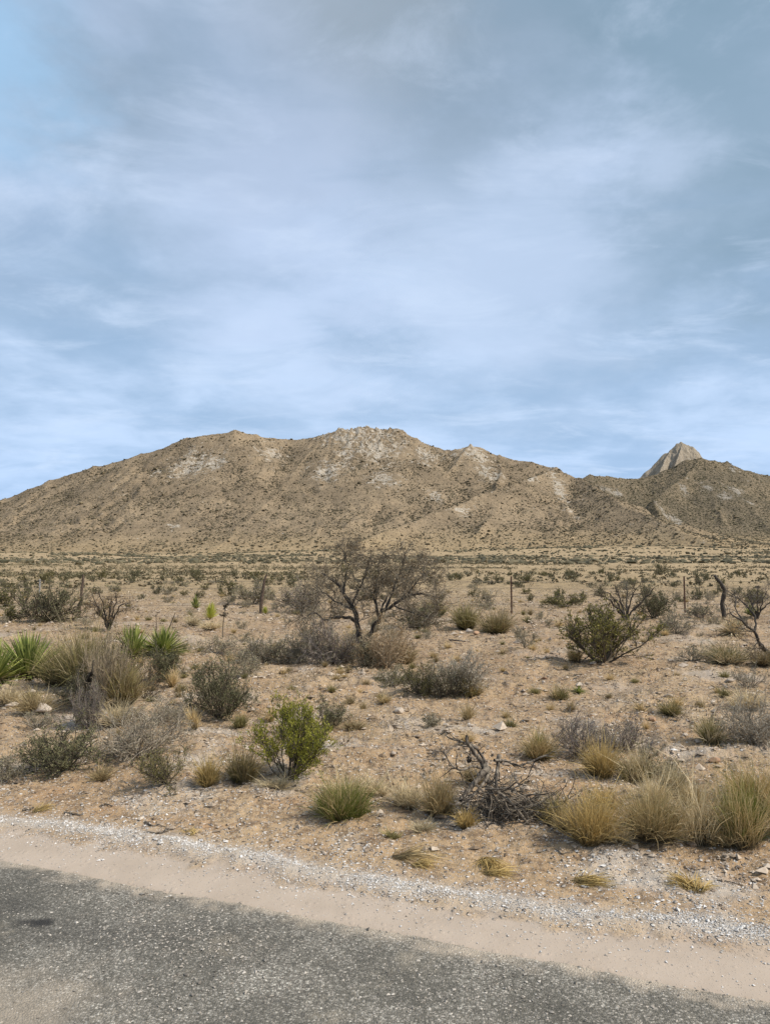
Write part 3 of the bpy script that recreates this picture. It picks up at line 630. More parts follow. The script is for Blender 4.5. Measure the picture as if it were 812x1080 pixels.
# flattened yellow grasses on the verge
def flat_grass(px, py, hpx, wpx, n, label, ang, mat=GOLD):
    loc, mp = place(px, py); r_ = np.random.default_rng(sd()); m = M(); L = wpx*mp*(.3+.7*r_.random(n)); K = 5
    a = ang+r_.normal(size=n)*.5; p = np.stack([.02*r_.normal(size=n), .02*r_.normal(size=n), 0*a], 1); d = nrm(np.stack([np.cos(a), np.sin(a), .25+.5*r_.random(n)*hpx/wpx*2], 1)); P = [p]
    for k in range(K-1):
        p = p+d*(L/(K-1))[:, None]; P.append(p); d = nrm(d+np.array([0, 0, -.28])+.06*r_.normal(size=d.shape))
    P = np.stack(P, 1); zz = Z(P[..., 0]+loc[0], P[..., 1]+loc[1])-loc[2]; P[..., 2] = np.maximum(P[..., 2]+zz*.5, zz+.004)
    ribbons(m, P, max(.0035, .6*mp)*np.array([1, .95, .8, .5, .12])*(.7+.6*r_.random(n))[:, None], r_)
    o = obj('flattened_grass', m, mat); o.location = loc; tag(o, label, 'grass tuft')
flat_grass(512, 908, 20, 34, 190, 'yellow tuft falling towards the gravel band at centre right', -1.3)
flat_grass(515, 922, 8, 40, 130, 'flattened yellow wisps lying on the verge under the falling tuft', .2)
flat_grass(418, 905, 8, 70, 130, 'long flattened blond wisps lying along the gravel at centre', 0.0, STRAW)
flat_grass(440, 912, 9, 26, 90, 'small flattened yellow tuft at the edge of the gravel at centre', -.2)
flat_grass(612, 932, 9, 44, 150, 'flattened yellow green grass lying across the gravel edge', .1)
flat_grass(728, 938, 26, 34, 200, 'spiky yellow tuft alone on the verge at lower right', 2.0)
flat_grass(735, 940, 24, 30, 110, 'right half of the spiky yellow tuft fanning over the verge at lower right', .9)
flat_grass(40, 856, 14, 22, 90, 'small yellow tuft near the left gravel edge', 1.2)
flat_grass(201, 880, 9, 18, 60, 'little yellow tuft next to the forked stick on the verge', 1.8)

# --- woody things
def limb_tree(name, label, cat, base, limbs, mp, levels, barkm, twigm, leafm=None, nl=0, leaf=.02, depth=.5, parts=('trunk', 'limb')):
    """limbs: polylines of pixel-free local metres [(x, z, depth)], radius; the first is the trunk"""
    loc = base; o = tag(empty(name, loc), label, cat); r_ = np.random.default_rng(sd()); allP = []
    for i, (pl, r0, r1) in enumerate(limbs):
        p = np.array([(a, d, z) for a, z, d in pl], float); K = 14
        u = np.linspace(0, len(p)-1, K); k = np.minimum(u.astype(int), len(p)-2); f = (u-k)[:, None]; P = p[k]+(p[k+1]-p[k])*f
        P[1:-1] = (P[:-2]+2*P[1:-1]+P[2:])/4; P[2:] += r_.normal(size=(K-2, 3))*r0*.35
        m = M(); R = np.linspace(r0, r1, K)*(1+.15*r_.normal(size=K)); tubes(m, P[None], R[None], r_, 9); obj(parts[0] if i == 0 else parts[1], m.mesh('limb', True), barkm, o); allP.append(P)
    L = np.stack(allP); tw = M(); cur = L[levels.get('skip', 0):]
    last = cur
    for n, ln, dev, up, r, K, sides in levels['l']:
        cur = grow(r_, cur, n, ln, dev, up, K, levels.get('tmin', .35), levels.get('wob', .3)); tubes(tw, cur, taper(len(cur), K, r, .35), r_, sides); last = cur
    obj('twigs', tw, twigm, o)
    if nl:
        f = M(); c, dd = pts_on(r_, last, nl, .2); leaves(f, c+.01*r_.normal(size=c.shape), leaf, r_, .45, 0, dd+r_.normal(size=c.shape)); obj('foliage', f, leafm, o)
    return o
def pxlimb(bx, by, mp, pts, r0, r1): return ([((x-bx)*mp, (by-y)*mp*.93, d) for x, y, d in pts], r0*.78, r1*.8)
loc, mp = place(383, 692); bx, by = 383, 692
q = lambda pts, r0, r1: pxlimb(bx, by, mp, pts, r0, r1)
limb_tree('mesquite_tree', 'bare twisted mesquite tree with a forked dark trunk at the centre of the plain', 'tree', loc, [
    q([(384, 694, 0), (380, 678, 0), (378, 664, 0), (375, 650, .02), (371, 634, .05), (360, 620, .1), (348, 607, .2), (338, 597, .3)], .085, .022),
    q([(382, 680, 0), (386, 671, -.03), (393, 659, -.08), (402, 645, -.15), (411, 635, -.2), (427, 625, -.3), (444, 620, -.35), (462, 626, -.4)], .065, .016),
    q([(376, 654, 0), (367, 647, -.05), (355, 648, -.15), (342, 652, -.2), (334, 640, -.3), (326, 648, -.35)], .045, .012),
    q([(399, 650, -.12), (397, 636, -.1), (394, 624, -.05), (398, 604, .0)], .04, .012),
    q([(371, 634, .05), (378, 618, .2), (386, 598, .3), (392, 572, .35)], .034, .010),
    q([(405, 642, -.15), (412, 624, .0), (420, 604, .2), (428, 578, .3)], .032, .010),
    q([(362, 622, .1), (364, 602, .3), (362, 576, .45)], .026, .009),
    q([(413, 634, -.2), (428, 640, -.5), (446, 645, -.7), (458, 640, -.9)], .026, .009),
    q([(427, 625, -.3), (440, 606, -.3), (450, 596, -.2)], .022, .008),
    q([(372, 640, .0), (352, 632, .5), (338, 622, .8), (326, 612, 1.)], .026, .009),
    q([(400, 646, -.1), (410, 622, .6), (428, 610, .9)], .026, .009)],
    mp, {'l': [(8, .42, .85, .10, .010, 6, 4), (7, .31, .85, .04, .0056, 5, 3), (4, .24, .8, .05, .0042, 4, 3), (2, .16, .8, .0, .0032, 3, 3)], 'tmin': .35, 'wob': .35}, BARK, MTWIG, BROWNLF, 4200, .028)

def bare_tree(px, py, hpx, wpx, label, n=5, seed=0, barkm=BARK, twig=DTWIG, leafm=None, nl=0, name='mesquite_tree', lean=0., n2=6, leaf=.03):
    loc, mp = place(px, py); h, w = hpx*mp, wpx*mp; r_ = np.random.default_rng(seed); limbs = []
    for i in range(n):
        a = (i+.5*r_.random())/n*2-1; d = r_.uniform(-.4, .4)*w; x = .5*w*a*.85
        limbs.append(([(0, -.02, 0), (x*.22+.02*r_.normal(), h*.22, d*.2), (x*.62+lean*.3*h, h*(.45+.15*r_.random()), d*.6), (x+lean*h, h*(.68+.22*r_.random()-abs(a)*.12), d)], .028*h if i else .036*h, .008*h))
    return limb_tree(name, label, 'tree', loc, limbs, mp, {'l': [(5, .28*h, .7, .15, .008*h, 5, 3), (n2, .18*h, .75, .1, .0045*h, 4, 3), (4, .11*h, .8, .05, .003*h, 3, 3)], 'tmin': .3, 'wob': .3}, barkm, twig, leafm, nl, leaf)
bare_tree(660, 654, 46, 92, 'fork-stemmed bare small tree behind the large creosote bush', 6, 3, nl=1600, leafm=DGREYLF)
bare_tree(115, 664, 46, 66, 'small bare tree behind the big left clump near the thin wooden post', 6, 5, nl=1200, leafm=BROWNLF)
bare_tree(798, 652, 36, 50, 'pale twiggy bare tree behind the right edge tree', 5, 8, twig=PTWIG)
loc, mp = place(818, 700); q = lambda pts, r0, r1: pxlimb(818, 700, mp, pts, r0, r1)
limb_tree('mesquite_tree', 'dark bare tree leaning in from the right edge with long crooked limbs', 'tree', loc, [
    q([(820, 702, 0), (808, 686, 0), (800, 672, .0), (796, 662, .0), (786, 658, -.1), (778, 648, -.1), (768, 642, -.1)], .055, .010),
    q([(797, 664, 0), (802, 652, .1), (800, 640, .2), (808, 628, .3)], .030, .008),
    q([(806, 684, 0), (800, 680, -.2), (792, 676, -.3), (788, 668, -.4)], .022, .007),
    q([(818, 698, 0), (828, 670, .2), (842, 645, .3), (850, 622, .3)], .05, .010),
    q([(786, 658, -.1), (780, 640, .1), (784, 626, .2)], .018, .006)],
    mp, {'l': [(5, .34, .8, .1, .007, 5, 4), (5, .22, .8, .05, .0045, 4, 3), (4, .13, .8, .0, .003, 4, 3)], 'tmin': .35}, BARK, DTWIG)

# crooked dead trunk
def crooked():
    loc, mp = place(763, 652); o = tag(empty('dead_tree', loc), 'crooked dead dark trunk snag standing alone before the right hand hills', 'dead tree'); r_ = np.random.default_rng(5)
    pts = np.array([(763, 654), (763.5, 645), (762, 637), (764, 628), (764, 622), (760, 615), (756, 610), (755.5, 606.5)]); P = np.zeros((8, 3)); P[:, 0] = (pts[:, 0]-763)*mp; P[:, 2] = (652-pts[:, 1])*mp; P[:, 1] = .05*np.sin(np.arange(8))
    u = np.linspace(0, 7, 22); P = np.stack([np.interp(u, np.arange(8), P[:, k]) for k in range(3)], 1)
    m = M(); R = np.linspace(.075, .05, 22)*(1+.12*r_.normal(size=22)); R[-1] = .02; tubes(m, P[None], R[None], r_, 10); obj('trunk', m.mesh('trunk', True), BARK, o)
    m = M(); S = grow(r_, P[None], 5, .3, .9, 0, 5, .3, .35); tubes(m, S, taper(5, 5, .014, .4), r_, 5); obj('broken_branches', m, BARK, o)
crooked()
# dry flower stalk and sticks
def stalk(px, py, hpx, label, spray, name='flower_stalk', lean=0.):
    loc, mp = place(px, py); h = hpx*mp; r_ = np.random.default_rng(sd()); o = tag(empty(name, loc), label, 'dry stalk')
    P = walk(r_, np.array([[0, 0, -.02]]), nrm(np.array([[lean, 0, 1.]])), np.array([h]), 9, .04); m = M(); tubes(m, P, taper(1, 9, max(.011, .55*mp), .6), r_, 6); obj('stem', m, DTWIG, o)
    if spray:
        m = M(); S = grow(r_, P, spray, h*.16, .9, .3, 4, .55); tubes(m, S, taper(len(S), 4, .006, .5), r_); c, dd = pts_on(r_, S, 260, .3); leaves(m, c, .035, r_, .8); obj('seed_heads', m, DTWIG, o)
stalk(235, 672, 36, 'dark dry flower stalk with seed sprays between the short yucca and the leaning post', 12)
stalk(165, 672, 24, 'thin dark stick sticking up behind the short dark green yucca', 0, lean=-.03)
stalk(178, 664, 20, 'leaning broken stick behind the short dark green yucca', 0, lean=.35)
stalk(321, 640, 28, 'thin dead stem standing in the hazy grey shrub left of the mesquite', 4)
stalk(460, 642, 26, 'thin dead stem standing right of the mesquite tips', 5)
stalk(92, 762, 66, 'bleached white dead stem at the front of the big left clump', 3)

# dead branch pile: root crown, thick curved branches, brush
def pile():
    loc, mp = place(530, 862); o = tag(empty('dead_branch_pile', loc), 'uprooted heap of twisted dead branches with raised curling limbs on the verge', 'dead wood'); r_ = np.random.default_rng(77)
    def br(pts, r0, r1, mat=DEADB):
        p = np.array([((x-530)*mp, d, (862-y)*mp) for x, y, d in pts], float)
        u = np.linspace(0, len(p)-1, 20); k = np.minimum(u.astype(int), len(p)-2); f = (u-k)[:, None]; P = p[k]+(p[k+1]-p[k])*f
        for _ in range(2): P[1:-1] = (P[:-2]+2*P[1:-1]+P[2:])/4
        P[1:-1] += r_.normal(size=(18, 3))*r0*.12; m = M(); R = np.linspace(r0, r1, 20)*(1+.1*r_.normal(size=20)); tubes(m, P[None], R[None]*mp/.0072, r_, 9); obj('branch', m.mesh('branch', True), mat, o); return P
    L = []
    L.append(br([(512, 812, 0), (508, 804, .0), (500, 794, -.02), (494, 786, -.03), (493, 778, -.03)], .020, .010))
    L.append(br([(514, 810, 0), (510, 800, .05), (502, 792, .07), (488, 787, .08), (476, 785, .08), (472, 778, .08)], .012, .004))
    L.append(br([(508, 812, 0), (498, 806, -.08), (488, 810, -.12), (478, 806, -.14), (471, 797, -.14), (469, 790, -.12)], .011, .004))
    L.append(br([(514, 812, 0), (505, 818, -.08), (494, 826, -.14), (484, 836, -.2)], .024, .014))
    L.append(br([(516, 818, 0), (506, 826, -.12), (498, 832, -.16), (490, 836, -.2)], .014, .008))
    L.append(br([(512, 826, -.1), (526, 832, -.14), (538, 842, -.18), (550, 858, -.2), (556, 866, -.2)], .013, .007))
    L.append(br([(510, 828, -.12), (524, 826, -.16), (538, 824, -.18), (546, 820, -.18)], .009, .004))
    L.append(br([(522, 804, 0), (534, 806, .05), (546, 812, .08), (558, 816, .1)], .011, .004))
    L.append(br([(552, 813, .1), (564, 810, .12), (574, 806, .14), (582, 804, .15)], .009, .005))
    L.append(br([(528, 800, .05), (526, 812, .02), (522, 826, -.05), (530, 842, -.1), (538, 862, -.12)], .016, .008))
    L.append(br([(474, 868, -.2), (500, 870, -.22), (530, 872, -.24), (560, 870, -.24)], .010, .006))
    L.append(br([(496, 806, .02), (497, 800, .01)], .018, .012))
    # root crown
    P = np.array([[(518-530)*mp, .0, (846-862+16)*mp*.0], [(517-530)*mp, 0, 28*mp], [(515-530)*mp, .0, 50*mp]]); u = np.linspace(0, 2, 12)
    P = np.stack([np.interp(u, np.arange(3), P[:, k]) for k in range(3)], 1); P[:, :2] += .01*r_.normal(size=(12, 2)); m = M(); tubes(m, P[None], (.020*(1+.3*r_.normal(size=12))*np.linspace(1.3, .8, 12))[None], r_, 11); obj('root_crown', m.mesh('root_crown', True), DEADB, o)
    S = np.stack(L); m = M(); A = grow(r_, S, 5, .16, .8, -.1, 5, .15, .3); tubes(m, A, taper(len(A), 5, .0045, .4), r_, 4); obj('side_twigs', m, DEADW, o)
    n = 420; x = np.clip(r_.normal(size=n), -1.7, 1.7)*.24+.10; y = np.clip(r_.normal(size=n), -1.5, 1.5)*.09-.02; z = np.abs(r_.normal(size=n))*.10*np.exp(-((x-.0)/.4)**2)+.01
    a = r_.random(n)*6.28; d = nrm(np.stack([np.cos(a), np.sin(a)*.7, .35*r_.normal(size=n)], 1)); p = np.stack([x, y, z], 1); P = walk(r_, p, d, .10+.22*r_.random(n), 6, .22); P[..., 2] = np.abs(P[..., 2])
    m = M(); tubes(m, P, taper(n, 6, .0035, .4)*(.6+1.*r_.random(n))[:, None], r_, 4); obj('brush', m, DEADW, o)
    n = 900; x = r_.normal(size=n)*.2+.26; y = r_.normal(size=n)*.08; z = np.abs(r_.normal(size=n))*.08; a = r_.random(n)*6.28; d = nrm(np.stack([np.cos(a), np.sin(a), .5*r_.normal(size=n)], 1)); P = walk(r_, np.stack([x, y, z], 1), d, .05+.12*r_.random(n), 4, .3); P[..., 2] = np.abs(P[..., 2])
    m = M(); tubes(m, P, taper(n, 4, .0019, .5), r_, 3); obj('fine_twigs', m, GTWIG, o)
pile()
def stick(pts, r, label, mat=DEADB, name='fallen_stick'):
    W = [];
    for px, py in pts:
        x, y = ghit(px, py); W.append((x, y, float(Z(x, y))+r*1.2))
    W = np.array(W); c = W[0].copy(); W = W-c; u = np.linspace(0, len(W)-1, 14); P = np.stack([np.interp(u, np.arange(len(W)), W[:, k]) for k in range(3)], 1)
    r_ = np.random.default_rng(sd()); P += r_.normal(size=P.shape)*r*.3; P[..., 2] = np.maximum(P[..., 2], Z(P[:, 0]+c[0], P[:, 1]+c[1])-c[2]+r*.6)
    m = M(); tubes(m, P[None], np.linspace(r, r*.5, 14)[None], r_, 7); o = obj(name, m.mesh('stick', True), mat); o.location = c; tag(o, label, 'stick')
stick([(153, 868), (160, 872), (168, 871), (176, 874)], .006, 'short upper twig of the crossed pair on the verge near the gravel')
stick([(156, 878), (166, 880), (176, 878), (184, 873), (192, 866)], .006, 'curved twig lying on the verge just above the gravel band')
stick([(25, 856), (32, 855), (36, 853)], .008, 'stubby dark stick by the small yellow tuft at left')
stick([(68, 858), (78, 860), (88, 861)], .007, 'dark flat bark piece on the tan soil at left')
stick([(105, 852), (112, 850), (119, 851)], .007, 'dark curled bark strip above the left gravel')
stick([(586, 897), (592, 902), (604, 900)], .004, 'thin hooked twig on the tan verge below the golden clump')
stick([(756, 929), (768, 931), (780, 934)], .004, 'thin straight twig right of the spiky yellow tuft')
stick([(474, 676), (490, 678)], .02, 'thin grey stick lying on the plain right of the mesquite')

# --- fence
def fence():
    yb = 28.; X = lambda px: (px-406)/F*(yb/CT)
    o = tag(empty('wire_fence', (0, yb, float(Z(0., yb)))), 'thin wire fence strung on mixed wooden and steel posts across the plain', 'fence'); z0 = float(Z(0., yb)); r_ = np.random.default_rng(9)
    posts = [(-190, 'w', 1.3, .02), (45, 's', 1.25, 0), (88, 'w', 1.42, .12), (277, 'w', 1.42, .20), (538, 't', 1.38, 0.01), (719, 't', 1.36, -.02), (980, 'w', 1.3, .03)]
    wp = []
    for px, k, h, ln in posts:
        x = X(px); zg = float(Z(x, yb)); P = np.zeros((8, 3)); P[:, 2] = np.linspace(-.15, h, 8)+zg-z0; P[:, 0] = x+np.linspace(0, ln, 8)-ln*.3
        m = M()
        if k == 'w':
            P[:, 0] += .02*r_.normal(size=8); R = np.linspace(.075, .05, 8)*(1+.12*r_.normal(size=8)); R[-1] *= .6; tubes(m, P[None], R[None], r_, 10); t = 8
            m.add(np.array([P[-1]+[.03*math.cos(a), .03*math.sin(a), .01] for a in np.arange(8)*.785]), None, [[0, i, i+1] for i in range(1, 7)])
            obj('post', m.mesh('post'), POSTW, o)['label'] = 'leaning rough wooden post'
        else:
            # steel T section with studs
            x0 = P[3, 0]; z1 = zg-z0
            def box(ax, bx_, ay, by_, az, bz):
                v = [(a, b, c) for a in (ax, bx_) for b in (ay, by_) for c in (az, bz)]; m.add(v, [[0, 1, 3, 2], [4, 6, 7, 5], [0, 4, 5, 1], [2, 3, 7, 6], [0, 2, 6, 4], [1, 5, 7, 3]])
            box(x0-.03, x0+.03, -.004, .004, z1-.15, z1+h); box(x0-.004, x0+.004, .004, .045, z1-.15, z1+h-.01)
            for q in range(12): box(x0-.008, x0+.008, -.012, -.004, z1+.2+q*.09, z1+.215+q*.09)
            obj('post', m.mesh('post'), STEEL if k == 't' else PSTEEL, o)['label'] = 'thin rusty steel post' if k == 't' else 'thin pale steel post'
        wp.append((x+(ln*.4 if k == 'w' else 0), zg-z0))
    for hz in (.35, .65, .95, 1.2):
        Pw = []
        for (xa, za), (xb, zb) in zip(wp[:-1], wp[1:]):
            for u in np.linspace(0, 1, 12, endpoint=False): Pw.append((xa+(xb-xa)*u, -.02, za+(zb-za)*u+hz-.05*4*u*(1-u)))
        m = M(); Pw = np.array(Pw); tubes(m, Pw[None], np.full((1, len(Pw)), .006), r_, 4); obj('wire', m, WIREM, o)
fence()

# ------------------------------------------------------------------ scattered individuals
rng = np.random.default_rng(42)
keyxy = np.array([(o.location.x, o.location.y) for o in C.objects if o.parent is None and o.get('category')])
def scatter(n, r0, r1, mind, keep=None, p=1., a=33):
    out = []; tries = 0
    while len(out) < n and tries < 40000:
        tries += 1; az = rng.uniform(-a, a)*math.pi/180; r = r0*(r1/r0)**(rng.random()**p); x, y = r*math.sin(az), r*math.cos(az); s_, _ = st(x, y)
        if s_ < 1.9: continue
        if np.min(np.hypot(keyxy[:, 0]-x, keyxy[:, 1]-y)) < mind*(r/10): continue
        if keep is not None and rng.random() > keep(x, y): continue
        if out and min((x-q[0])**2+(y-q[1])**2 for q in out[-60:]) < (.03*r)**2: continue
        out.append((x, y))
    return out
def proto(kind, seed):
    """a small plant about one metre wide, scaled per copy"""
    if kind == 'straw': return [('m', grass_mesh(seed, .55, 1., 220, 1., .016), STRAW)]
    if kind == 'olive': return [('m', grass_mesh(seed, .5, 1., 260, 1., .016), OLIVEG)]
    if kind == 'brown': return [('m', grass_mesh(seed, .6, 1., 240, .9, .016), BROWNG)]
    if kind == 'grey':
        s_, f = shrub_mesh(seed, .5, 1., 12, 5, 5, .03, 900, .006); return [('stems', s_, GTWIG), ('foliage', f, GREYLF)]
    if kind == 'dark':
        s_, f = shrub_mesh(seed, .62, 1., 12, 5, 5, .035, 1500, .006); return [('stems', s_, DTWIG), ('foliage', f, DGREYLF)]
    if kind == 'olv':
        s_, f = shrub_mesh(seed, .6, 1., 12, 5, 5, .035, 1500, .006); return [('stems', s_, DTWIG), ('foliage', f, OLIVELF)]
def scatter_kind(kind, name, cat, label, group, spots, size, nvar=4):
    base = []
    for v in range(nvar):
        ps = proto(kind, 5000+v*13+len(kind)*7)
        base.append([(nm, m.mesh(name), mt) for nm, m, mt in ps])
    for i, (x, y) in enumerate(spots):
        b = base[i % nvar]; s_ = size(x, y); loc = (x, y, float(Z(x, y))-.008)
        if len(b) == 1: o = obj(name, b[0][1], b[0][2])
        else:
            o = empty(name, loc)
            for nm, me, mt in b: obj(nm, me, mt, o)
        o.location = loc; o.rotation_euler = (0, 0, rng.random()*6.28); hh = s_*rng.uniform(.75, 1.25); o.scale = (s_, s_*rng.uniform(.8, 1.1), hh); tag(o, label, cat, group)
ln = lambda a, b: float(rng.lognormal(math.log(a), b))
grow_r = lambda a: (lambda x, y: ln(a, .3)*(math.hypot(x, y)/10)**.35)
scatter_kind('straw', 'grass_tuft', 'grass tuft', 'small straw coloured grass tuft on the open sandy ground', 'straw tufts dotted over the plain', scatter(130, 7, 48, .35), grow_r(.20))
scatter_kind('olive', 'grass_tuft', 'grass tuft', 'small dark olive grass tuft on the open sandy ground', 'olive tufts dotted over the plain', scatter(90, 8, 48, .35), grow_r(.22))
scatter_kind('brown', 'grass_tuft', 'grass tuft', 'small brown withered grass tuft on the open sandy ground', 'brown tufts dotted over the plain', scatter(78, 8, 50, .35), grow_r(.22))
scatter_kind('grey', 'low_shrub', 'shrub', 'low grey twiggy shrub dotting the stony plain', 'low grey shrubs dotted over the plain', scatter(110, 14, 75, .3, p=.8), grow_r(.34))
scatter_kind('dark', 'low_shrub', 'shrub', 'low dark green shrub on the far side of the wire fence', 'dark shrubs beyond the fence', scatter(95, 33, 120, .1, p=.6), grow_r(.42))
scatter_kind('olv', 'low_shrub', 'shrub', 'low olive shrub on the far side of the wire fence', 'olive shrubs beyond the fence', scatter(90, 33, 120, .1, p=.6), grow_r(.42))
sp = scatter(120, 6.3, 34, .15)
for i, (x, y) in enumerate(sp):
    r_ = math.hypot(x, y); s_ = ln(.045, .4)*(r_/8)**.6; o = obj('stone', ROCKS[i % 6]); o.location = (x, y, float(Z(x, y))+s_*.08); o.scale = (s_, s_*.8, s_); o.rotation_euler = (0, 0, rng.random()*6)
    tag(o, 'fist sized pale stone lying loose on the sandy plain', 'stone', 'loose stones on the plain')
for r_ in ROCKS: r_.materials.append(ROCKP)

# leaf litter and small dry debris (uncountable)
m = M(); x, y = wedge(16000, 5.2, 38); s, t = st(x, y); kk = (s > 1.0) & (fbm(x*.8, y*.8, 3, 70) > -.05); x, y = x[kk], y[kk]; n = len(x); r = np.hypot(x, y)
a = rng.random(n)*6.28; d = nrm(np.stack([np.cos(a), np.sin(a), .15*rng.normal(size=n)], 1)); P = walk(rng, np.stack([x, y, Z(x, y)+.004], 1), d, (.03+.07*rng.random(n))*(r/8)**.6, 4, .3)
P[..., 2] = Z(P[..., 0], P[..., 1])+.004+.01*rng.random(P.shape[:2]); tubes(m, P, taper(n, 4, .0016, .5)*((r/8)**.7)[:, None], rng, 3)
tag(obj('twig_litter', m, DEADW), 'fine dry twig litter strewn over the sandy ground', 'litter', kind='stuff')
m = M(); x, y = wedge(30000, 6.2, 75, .8); s, t = st(x, y); kk = (s > 1.9) & (fbm(x*.45, y*.45, 3, 75)+.2*rng.normal(size=len(x)) > .08); x, y = x[kk], y[kk]; n = len(x); r = np.hypot(x, y)
w_ = rng.lognormal(math.log(.035), .45, n)*(r/8)**.6; nb = 12; c = rng.normal(size=(n, nb, 3))*np.array([.5, .5, .22]); c[..., 2] = np.abs(c[..., 2]); c = c*w_[:, None, None]+np.stack([x, y, Z(x, y)], -1)[:, None]
leaves(m, c.reshape(-1, 3), np.repeat(w_*.34, nb)[:, None], rng, .35)
tag(obj('dead_ground_cover', m, veg('dead_ground_cover', (.08, .06, .038), (.30, .23, .14), None, 0, 0)), 'small dark dead herbs peppering the open sandy ground', 'ground cover', kind='stuff')
m = M(); x, y = wedge(80000, 5.6, 60); s, t = st(x, y); kk = (s > 1.6) & (fbm(x*.55, y*.55, 3, 71)+.12*rng.normal(size=len(x)) > .12); x, y = x[kk], y[kk]; n = len(x); r = np.hypot(x, y)
a = rng.random(n)*6.28; d = nrm(np.stack([np.cos(a)*.7, np.sin(a)*.7, .9*np.ones(n)], 1)); P = walk(rng, np.stack([x, y, Z(x, y)-.003], 1), d, (.03+.06*rng.random(n))*(r/9)**.45, 4, .25, -.1); ribbons(m, P, .0028*np.array([1, .9, .6, .1])[None]*((r/8)**.85)[:, None], rng)
tag(obj('sparse_grass', m, STRAW), 'thin scattered dry grass blades between the tufts on the plain', 'grass', kind='stuff')

# ------------------------------------------------------------------ far scrub
ICO = None
def blobs(m, c, size, rng_, flat=.6):
    global ICO
    if ICO is None:
        bm = bmesh.new(); bmesh.ops.create_icosphere(bm, subdivisions=1, radius=.5); ICO = (np.array([v.co[:] for v in bm.verts]), np.array([[v.index for v in f.verts] for f in bm.faces])); bm.free()
    v, f = ICO; N = len(c); V = v[None]*(1+.3*rng_.normal(size=(N, len(v), 1))); sc_ = np.stack([1+.3*rng_.normal(size=N), 1+.3*rng_.normal(size=N), flat*(.8+.4*rng_.random(N))], -1)
    V = V*sc_[:, None]*size[:, None, None]+c[:, None]; T = (np.arange(N)[:, None, None]*len(v)+f[None]).reshape(-1, 3)
    m.add(V.reshape(-1, 3), None, T, rnd=np.repeat(rng_.random(N), len(v)), tt=1.)
SCRUB = veg('far_scrub', (.07, .06, .033), (.25, .205, .12), None, 0, 0)
SCRUBG = veg('far_green_scrub', (.065, .06, .034), (.18, .148, .088), None, 0, 0)
rng = np.random.default_rng(99)
# leafy far shrubs 70..330 m : small faces spread through a dome
m = M(); n = 3600; x, y = wedge(n*4, 62, 360, .75); dn = fbm(x*.014, y*.022, 4, 80); kk = rng.random(len(x)) < .13+.87*sst(.0, .4, dn); x, y = x[kk][:n], y[kk][:n]; n = len(x)
w = rng.lognormal(math.log(.85), .4, n)*(1+.3*(y > 150)); nb = 22; c = rng.normal(size=(n, nb, 3)); c = nrm(c)*(rng.random((n, nb, 1))**.4); c[..., 2] = np.abs(c[..., 2])*.65
c = c*(w*.5)[:, None, None]+np.stack([x, y, Z(x, y)], -1)[:, None]
mm = M(); leaves(mm, c.reshape(-1, 3), .22, rng, .8); rr = np.repeat(rng.random(n), nb*4)*.7+.3*mm.A['rnd'][0]; mm.A['rnd'] = [rr]
tag(obj('desert_scrub', mm, SCRUB), 'far scatter of low dark desert scrub over the plain below the mountain', 'scrub', kind='stuff')
m = M(); n = 19000; x, y = wedge(n*4, 250, 1700, .75, 40); dn = fbm(x*.007, y*.0035, 4, 81)+.35*np.exp(-((y-520-.15*x)/160)**2)*gnoise(x/90, y/300, 85)+.1
kk = rng.random(len(x)) < .07+.93*sst(.12, .55, dn)*(.45+.55*sst(-.2, .3, fbm(x/140, y/500, 3, 86))); x, y = x[kk][:n], y[kk][:n]; n = len(x); w = rng.lognormal(math.log(1.6), .4, n)*(1+1.1*sst(500, 1400, y))
blobs(m, np.stack([x, y, Z(x, y)+w*.15], -1), w, rng); tag(obj('foothill_scrub', m, SCRUBG), 'dark green scrub belt at the foot of the mountain', 'scrub', kind='stuff')

# ------------------------------------------------------------------ mountains
def w3(px, py, D):
    d = pdir(px, py); return np.array([0, 0, CAMH])+d*(D/d[1])
def hill_field(X, Y, ridges, base, k, pw, temp, wp=1.):
    acc = np.zeros_like(X); best = np.full_like(X, 1e9)
    wx = X+wp*30*fbm(X/260, Y/260, 3, 90)+wp*8*fbm(X/60, Y/60, 2, 92); wy = Y+wp*30*fbm(X/260, Y/260, 3, 91)+wp*8*fbm(X/60, Y/60, 2, 93)
    for pl, kk in ridges:
        for a, b in zip(pl[:-1], pl[1:]):
            d = b-a; L2 = d[0]**2+d[1]**2; u = np.clip(((wx-a[0])*d[0]+(wy-a[1])*d[1])/L2, 0, 1)
            dist = np.hypot(wx-a[0]-u*d[0], wy-a[1]-u*d[1]); hz = np.maximum(a[2]+u*d[2]-base, 1.); q_ = dist/(kk*k*hz)
            h = hz*np.maximum(1-q_, 0)**pw
            acc = acc+np.exp(np.minimum(h/temp, 600))-1; best = np.minimum(best, dist)
    return base+temp*np.log(1+acc/2.5), best
